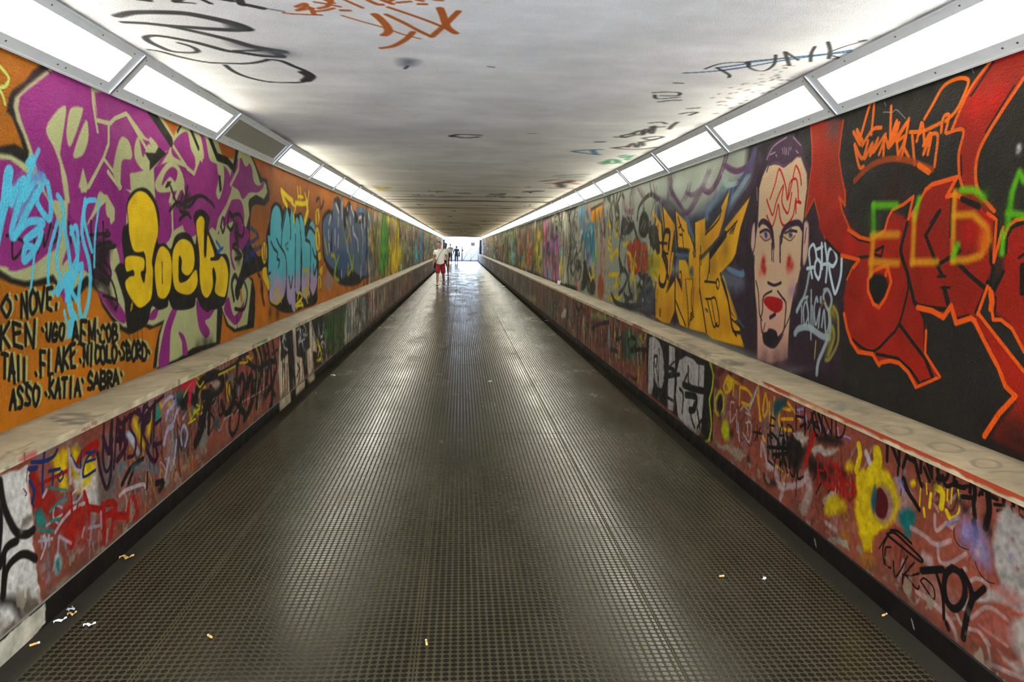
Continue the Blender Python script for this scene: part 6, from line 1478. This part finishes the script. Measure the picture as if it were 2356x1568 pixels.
def person(x, y, rz, H, J, cols, label, extras=()):
    """J: joints for a 1.73 m figure facing -Y; scaled to height H"""
    k = H/1.73
    root = empty('person', (x, y, 0), rz); tag(root, label, 'person')
    def P(n, r, r2=None):
        p = J[n]; return (p[0]*k, p[1]*k, p[2]*k, r*k, (r2 or r)*k)
    skinm = simple('skin', cols['skin'], .55, .05, 20); J = dict(J)
    hc = Vector(J['head'])
    j = [P('pelvis', .13, .10), P('waist', .125, .09), P('chest', .145, .10), P('neckb', .07), P('neck', .052)]
    def add(p, r, r2=None): j.append((p[0]*k, p[1]*k, p[2]*k, r*k, (r2 or r)*k)); return len(j)-1
    e = [(0, 1), (1, 2), (2, 3), (3, 4)]
    h1 = add(hc+Vector((0, -.012, -.085)), .058, .062); h2 = add(hc+Vector((0, -.008, -.01)), .074, .084); h3 = add(hc+Vector((0, .004, .07)), .066, .078); h4 = add(hc+Vector((0, .006, .105)), .036, .044)
    e += [(4, h1), (h1, h2), (h2, h3), (h3, h4)]
    for s in 'lr':
        sh = add(J['sh'+s], .062); el = add(J['el'+s], .042); wr = add(J['wr'+s], .028)
        e += [(2, sh), (sh, el), (el, wr)]
        w = Vector(J['wr'+s]); d = (w-Vector(J['el'+s])).normalized(); sx = 1 if s == 'r' else -1
        pm = add(w+d*.055, .030, .018); e.append((wr, pm))
        fw = Vector((0, -1, 0)); fw = (fw-d*fw.dot(d)).normalized(); side = d.cross(fw)
        for i, L in enumerate((.072, .08, .075, .06)):
            b0 = w+d*.095+fw*(.030-.02*i); b1 = b0+d*L*.55+side*sx*.008; b2 = b0+d*L-side*sx*.014*(-1)
            a = add(b0, .0095); b = add(b1, .0088); c = add(b2, .0075); e += [(pm, a), (a, b), (b, c)]
        t0 = add(w+d*.035+fw*.034, .011); t1 = add(w+d*.075+fw*.055, .0095); t2 = add(w+d*.1+fw*.055, .008); e += [(pm, t0), (t0, t1), (t1, t2)]
        hp = add(J['hip'+s], .095); kn = add(J['kn'+s], .056); cf = add(Vector(J['kn'+s])*.62+Vector(J['an'+s])*.38+Vector((0, .02, 0)), .054); an = add(J['an'+s], .034)
        ft = add(Vector(J['an'+s])+Vector(J.get('ft'+s, (0, -.13, -.045))), .03, .026)
        e += [(0, hp), (hp, kn), (kn, cf), (cf, an), (an, ft)]
    skin('body', j, e, skinm, root)
    # face
    fy = -.088
    ball('nose', ((hc.x)*k, (hc.y-.092)*k, (hc.z-.018)*k), (.013*k, .018*k, .022*k), skinm, root, 6)
    dk = simple('dark_eye', (.02, .015, .012), .3); lip = simple('lip', tuple(np.array(cols['skin'][:3])*np.array((.75, .5, .5))), .5)
    for s in (-1, 1):
        ball('eye', ((hc.x+s*.03)*k, (hc.y-.078)*k, (hc.z+.006)*k), (.013*k, .008*k, .007*k), dk, root, 6)
        ball('ear', ((hc.x+s*.078)*k, (hc.y+.004)*k, (hc.z-.012)*k), (.012*k, .02*k, .032*k), skinm, root, 6)
        ball('eyebrow', ((hc.x+s*.031)*k, (hc.y-.08)*k, (hc.z+.026)*k), (.02*k, .007*k, .005*k), dk, root, 6)
    ball('mouth', (hc.x*k, (hc.y-.083)*k, (hc.z-.062)*k), (.024*k, .008*k, .007*k), lip, root, 6)
    hm = simple('hair', cols['hair'], .7, .3, 60)
    bm = bmesh.new(); bmesh.ops.create_uvsphere(bm, u_segments=24, v_segments=14, radius=1.0)
    lo = cols.get('hairlen', -.15)
    kill = [v for v in bm.verts if v.co.z < lo+(.62 if v.co.y < -.25 else 0)]
    bmesh.ops.delete(bm, geom=kill, context='VERTS')
    for v in bm.verts: v.co = Vector(((hc.x+v.co.x*.083)*k, (hc.y+.012+v.co.y*.098)*k, (hc.z+.022+v.co.z*.098)*k))
    for f in bm.faces: f.smooth = True
    me = bpy.data.meshes.new('hair'); bm.to_mesh(me); bm.free()
    ho = link('hair', me, root, [hm]); md = ho.modifiers.new('solid', 'SOLIDIFY'); md.thickness = .012*k; md.offset = 1
    # clothes
    pv = J['pelvis']
    sj = [(pv[0]*k, pv[1]*k, (pv[2]-.15)*k, .20*k, .155*k), P('waist', .168, .125), P('chest', .178, .128), P('neckb', .085, .08)]; se = [(0, 1), (1, 2), (2, 3)]
    for s in 'lr':
        a = J['sh'+s]; b = Vector(a)*(.34 if not cols.get('long') else .02)+Vector(J['el'+s])*(.66 if not cols.get('long') else .98)
        sj += [P('sh'+s, .08), (b.x*k, b.y*k, b.z*k, .064*k, .064*k)]; n = len(sj); se += [(2, n-2), (n-2, n-1)]
    so = skin('shirt', sj, se, cols['shirt'], root)
    tj = [(J['pelvis'][0]*k, J['pelvis'][1]*k, (J['pelvis'][2]+.10)*k, .160*k, .122*k)]; te = []
    for s in 'lr':
        a = Vector(J['hip'+s]); b = Vector(J['kn'+s]); c = Vector(J['an'+s])
        if cols.get('short', True):
            q = [(a, .112), (a*.4+b*.6, .108), (a*.05+b*.95, .102)]
        else:
            q = [(a, .108), (b, .078), (c, .062)]
        n0 = len(tj)
        for p, r in q: tj.append((p.x*k, p.y*k, p.z*k, r*k, r*k))
        te += [(0, n0), (n0, n0+1), (n0+1, n0+2)]
    skin('shorts' if cols.get('short', True) else 'trousers', tj, te, cols['legs'], root)
    shm = simple('shoe_leather', cols.get('shoe', (.02, .018, .015, 1)), .6)
    for s in 'lr':
        an = Vector(J['an'+s]); f = Vector(J.get('ft'+s, (0, -.13, -.045))); d = f.normalized()
        a = an+Vector((0, .03, -.045)) if s+'lift' not in J else an-d*.03+Vector((0, .02, -.03))
        skin('shoe', [(a.x*k, a.y*k, a.z*k, .056*k, .05*k), ((an+f*.55).x*k, (an+f*.55).y*k, (an+f*.55+Vector((0, 0, -.015))).z*k, .058*k, .044*k), ((an+f*1.05).x*k, (an+f*1.05).y*k, (an+f*1.05).z*k, .05*k, .034*k)], [(0, 1), (1, 2)], shm, root, 1)
    return root, k


WALK = dict(pelvis=(-.01, 0, .88), waist=(-.01, 0, 1.04), chest=(-.01, .0, 1.27), neckb=(-.03, 0, 1.42), neck=(-.05, -.01, 1.48), head=(-.06, -.02, 1.615),
            shl=(-.205, .0, 1.37), ell=(-.262, .05, 1.12), wrl=(-.275, -.0, .87), shr=(.175, 0, 1.38), elr=(.245, .02, 1.13), wrr=(.27, -.08, .91),
            hipl=(-.10, 0, .82), knl=(-.11, -.10, .47), anl=(-.115, -.16, .095), hipr=(.085, 0, .82), knr=(.11, .0, .46), anr=(.13, .26, .17), ftr=(0, -.10, -.10), ftl=(0, -.13, -.05), rlift=1)


def make_people():
    white = simple('white_cotton', (.72, .70, .64), .85, .05, 40, 0, .1)
    red = simple('crimson_cloth', (.26, .012, .018), .85, .12, 40, 0, .1)
    root, k = person(-.80, 29.2, 0, 1.735, WALK, dict(skin=(.33, .17, .10, 1), hair=(.012, .009, .007, 1), shirt=white, legs=red),
                     'person in white polo shirt and red shorts walking toward the camera with a shoulder strap')
    blk = simple('black_strap', (.012, .012, .013), .6)
    b = MB()
    P = [(.085, .05, 1.46), (.10, -.03, 1.475), (.06, -.125, 1.40), (-.03, -.155, 1.25), (-.12, -.15, 1.06), (-.185, -.10, .92), (-.215, .0, .85)]
    for a, c in zip(P, P[1:]):
        a, c = Vector(a), Vector(c); n = Vector((.018, 0, .02))
        b.bm.faces.new([b.bm.verts.new(q) for q in (a-n, c-n, c+n, a+n)])
    so = b.build('shoulder_strap', [blk], root); md = so.modifiers.new('s', 'SOLIDIFY'); md.thickness = .008
    b = MB(); b.box((-.265, .0, .70), (-.195, .20, .92)); b.build('shoulder_bag', [blk], root, bevel=.025)
    b = MB(); b.tube([(.262, -.085, .915), (.272, -.092, .90)], .034, 12); b.build('wristwatch', [simple('steel_watch', (.6, .6, .6), .3, metal=1)], root)
    b = MB(); b.tube([(-.105, -.03, 1.45), (-.045, -.095, 1.425), (.03, -.04, 1.455)], .016, 8); b.build('collar', [white], root)
    J2 = dict(WALK); J2.update(head=(.0, -.02, 1.615), neck=(-.01, 0, 1.48), anl=(-.115, .2, .16), knl=(-.11, .03, .47), ftl=(0, -.10, -.10), anr=(.13, -.14, .095), knr=(.11, -.08, .47), ftr=(0, -.13, -.05)); J2.pop('rlift'); J2['llift'] = 1
    person(-.80, 39.0, 0, 1.74, J2, dict(skin=(.10, .05, .03, 1), hair=(.01, .01, .014, 1), shirt=simple('pale_grey_shirt', (.50, .46, .42), .85, .08, 40), legs=simple('maroon_cloth', (.10, .02, .02), .85)),
           'person with dark cap in pale shirt, half hidden behind the one in red shorts')
    t = NT('striped_shirt'); p = t.obj(); z = t.n('SeparateXYZ', Vector=p).outputs[2]
    st = t.math('GREATER_THAN', t.math('FRACT', t.math('MULTIPLY', z, 9.0)), .5)
    stripe = t.done(t.mix(st, (.10, .11, .12, 1), (.42, .44, .44, 1)), .85)
    J3 = dict(WALK); J3.update(anr=(.10, .06, .095), knr=(.10, -.03, .48), ftr=(0, -.13, -.05), anl=(-.10, .12, .11), head=(0, -.01, 1.615), neck=(0, 0, 1.48)); J3.pop('rlift')
    person(-1.02, 70.0, math.pi, 1.80, J3, dict(skin=(.30, .18, .12, 1), hair=(.16, .15, .14, 1), hairlen=-.2, shirt=stripe, legs=simple('black_trousers', (.012, .013, .018), .85), short=False),
           'person in striped shirt and black trousers walking away toward the far gate')
    J4 = dict(J3); J4.update(wrr=(.32, -.12, .92), elr=(.26, 0, 1.12))
    root, k = person(-.44, 70.4, math.pi, 1.63, J4, dict(skin=(.28, .16, .11, 1), hair=(.012, .01, .01, 1), hairlen=-.75, shirt=simple('dark_blue_top', (.035, .05, .075), .85), legs=simple('grey_trousers', (.06, .065, .07), .85), short=False),
                     'person in dark top walking away with a dark red bag at the hip')
    b = MB(); b.box((-.33, -.06, .62), (-.19, .12, 1.0)); b.build('shoulder_bag', [simple('dark_red_bag', (.05, .018, .028), .7)], root, bevel=.03)


# ---------------------------------------------------------------- litter
def make_litter():
    fl = lambda x, y: CAM.on((x, y), 2, 0.0)[0]
    paper = simple('white_cigarette_paper', (.72, .70, .66), .8); tip = simple('orange_filter', (.62, .27, .05), .8); ash = simple('grey_ash', (.08, .075, .07), .9)
    wp = simple('crumpled_white_paper', (.68, .68, .66), .85); br = simple('tan_leaf', (.42, .24, .07), .85)
    for px, py, rz, ln, lab in ((981, 1481, 1.7, .034, 'orange and white cigarette butt on the mat at front centre'), (80, 1485, .75, .034, 'orange-tipped cigarette butt by the left skirting at the near corner'),
                                (2035, 1417, .5, .03, 'cigarette butt on the mat edge near the right skirting'), (1660, 1328, .2, .024, 'tiny cigarette butt on the mat right of centre'), (483, 1467, 2.4, .026, 'short orange cigarette butt on the mat, left foreground')):
        p = fl(px, py); t = empty('cigarette_butt', (p[0], p[1], .0085)); t.rotation_euler = (0, 0, rz); tag(t, lab, 'cigarette butt')
        b = MB(); b.tube([(-ln/2, 0, 0), (ln*.28, 0, 0)], .0045, 10); b.build('filter', [tip], t)
        b = MB(); b.tube([(ln*.28, 0, 0), (ln/2, 0, 0)], .0044, 10); b.build('paper', [paper], t)
        b = MB(); b.tube([(ln/2, 0, 0), (ln/2+.002, 0, 0)], .0036, 10); b.build('ash', [ash], t)
    rg = random.Random(4)
    def scrap(name, px, py, w, l, mat, lab, cat, z=0.004, plane=None):
        p = fl(px, py) if plane is None else CAM.on((px, py), 2, plane)[0]
        bm = bmesh.new(); n = 6; rz = rg.uniform(0, 3)
        g = [[bm.verts.new(((i/n-.5)*l, (q-.5)*w*(1-abs(i/n-.5)*1.2)+math.sin(i*1.3)*w*.5, abs(math.sin(i*1.1+q*2))*.008)) for q in (0, .5, 1)] for i in range(n+1)]
        for a, c in zip(g, g[1:]):
            for q in (0, 1): bm.faces.new((a[q], c[q], c[q+1], a[q+1]))
        me = bpy.data.meshes.new(name); bm.to_mesh(me); bm.free()
        o = link(name, me, None, [mat]); o.location = (p[0], p[1], z if plane is None else plane+.002); o.rotation_euler = (0, 0, rz); md = o.modifiers.new('s', 'SOLIDIFY'); md.thickness = .002; md.offset = 1
        tag(o, lab, cat)
    scrap('paper_scrap', 139, 1430, .014, .05, wp, 'curled white paper scrap on the floor border, left foreground', 'litter')
    scrap('paper_scrap', 206, 1440, .014, .045, wp, 'white paper scrap on the first studs, left foreground', 'litter')
    scrap('paper_scrap', 164, 1404, .02, .03, simple('dull_paper', (.36, .34, .32), .9), 'dull grey paper scrap beside the tan leaf, left foreground', 'litter')
    scrap('dry_leaf', 166, 1415, .02, .035, br, 'small tan dry leaf between paper scraps, left foreground', 'leaf')
    scrap('dry_leaf', 291, 1284, .03, .065, br, 'larger tan dry leaf at the foot of the left skirting', 'leaf')
    scrap('paper_scrap', 1758, 1333, .01, .03, wp, 'sliver of white paper on the mat, right foreground', 'litter')
    scrap('paper_scrap', 768, 864, .03, .06, simple('cream_paper', (.6, .5, .38), .9), 'cream paper scrap on the mat near the black and cream panel', 'litter')
    scrap('paper_scrap', 1159, 659, .10, .16, wp, 'white paper scrap far along the floor near the right wall', 'litter')
    scrap('paper_scrap', 1260, 738, .05, .10, wp, 'white paper scrap against the right skirting in the middle distance', 'litter')
    scrap('paper_scrap', 1128, 878, .02, .05, wp, 'pale paper sliver on the mat right of the tunnel axis', 'litter')
    p = CAM.on((1302, 656), 2, ZRL)[0]
    t = empty('paper_cup', (min(p[0], XRU-.07), p[1], ZRL)); tag(t, 'small white paper cup left on the right ledge against the wall', 'cup')
    b = MB(); b.tube([(0, 0, 0), (0, 0, .09)], [.028, .038], 16); b.build('cup_body', [wp], t)
    b = MB(); b.tube([(0, 0, .088), (0, 0, .094)], .041, 16); b.build('rim', [wp], t)


make_shell()
make_lights()
make_far_end()
make_people()
make_litter()
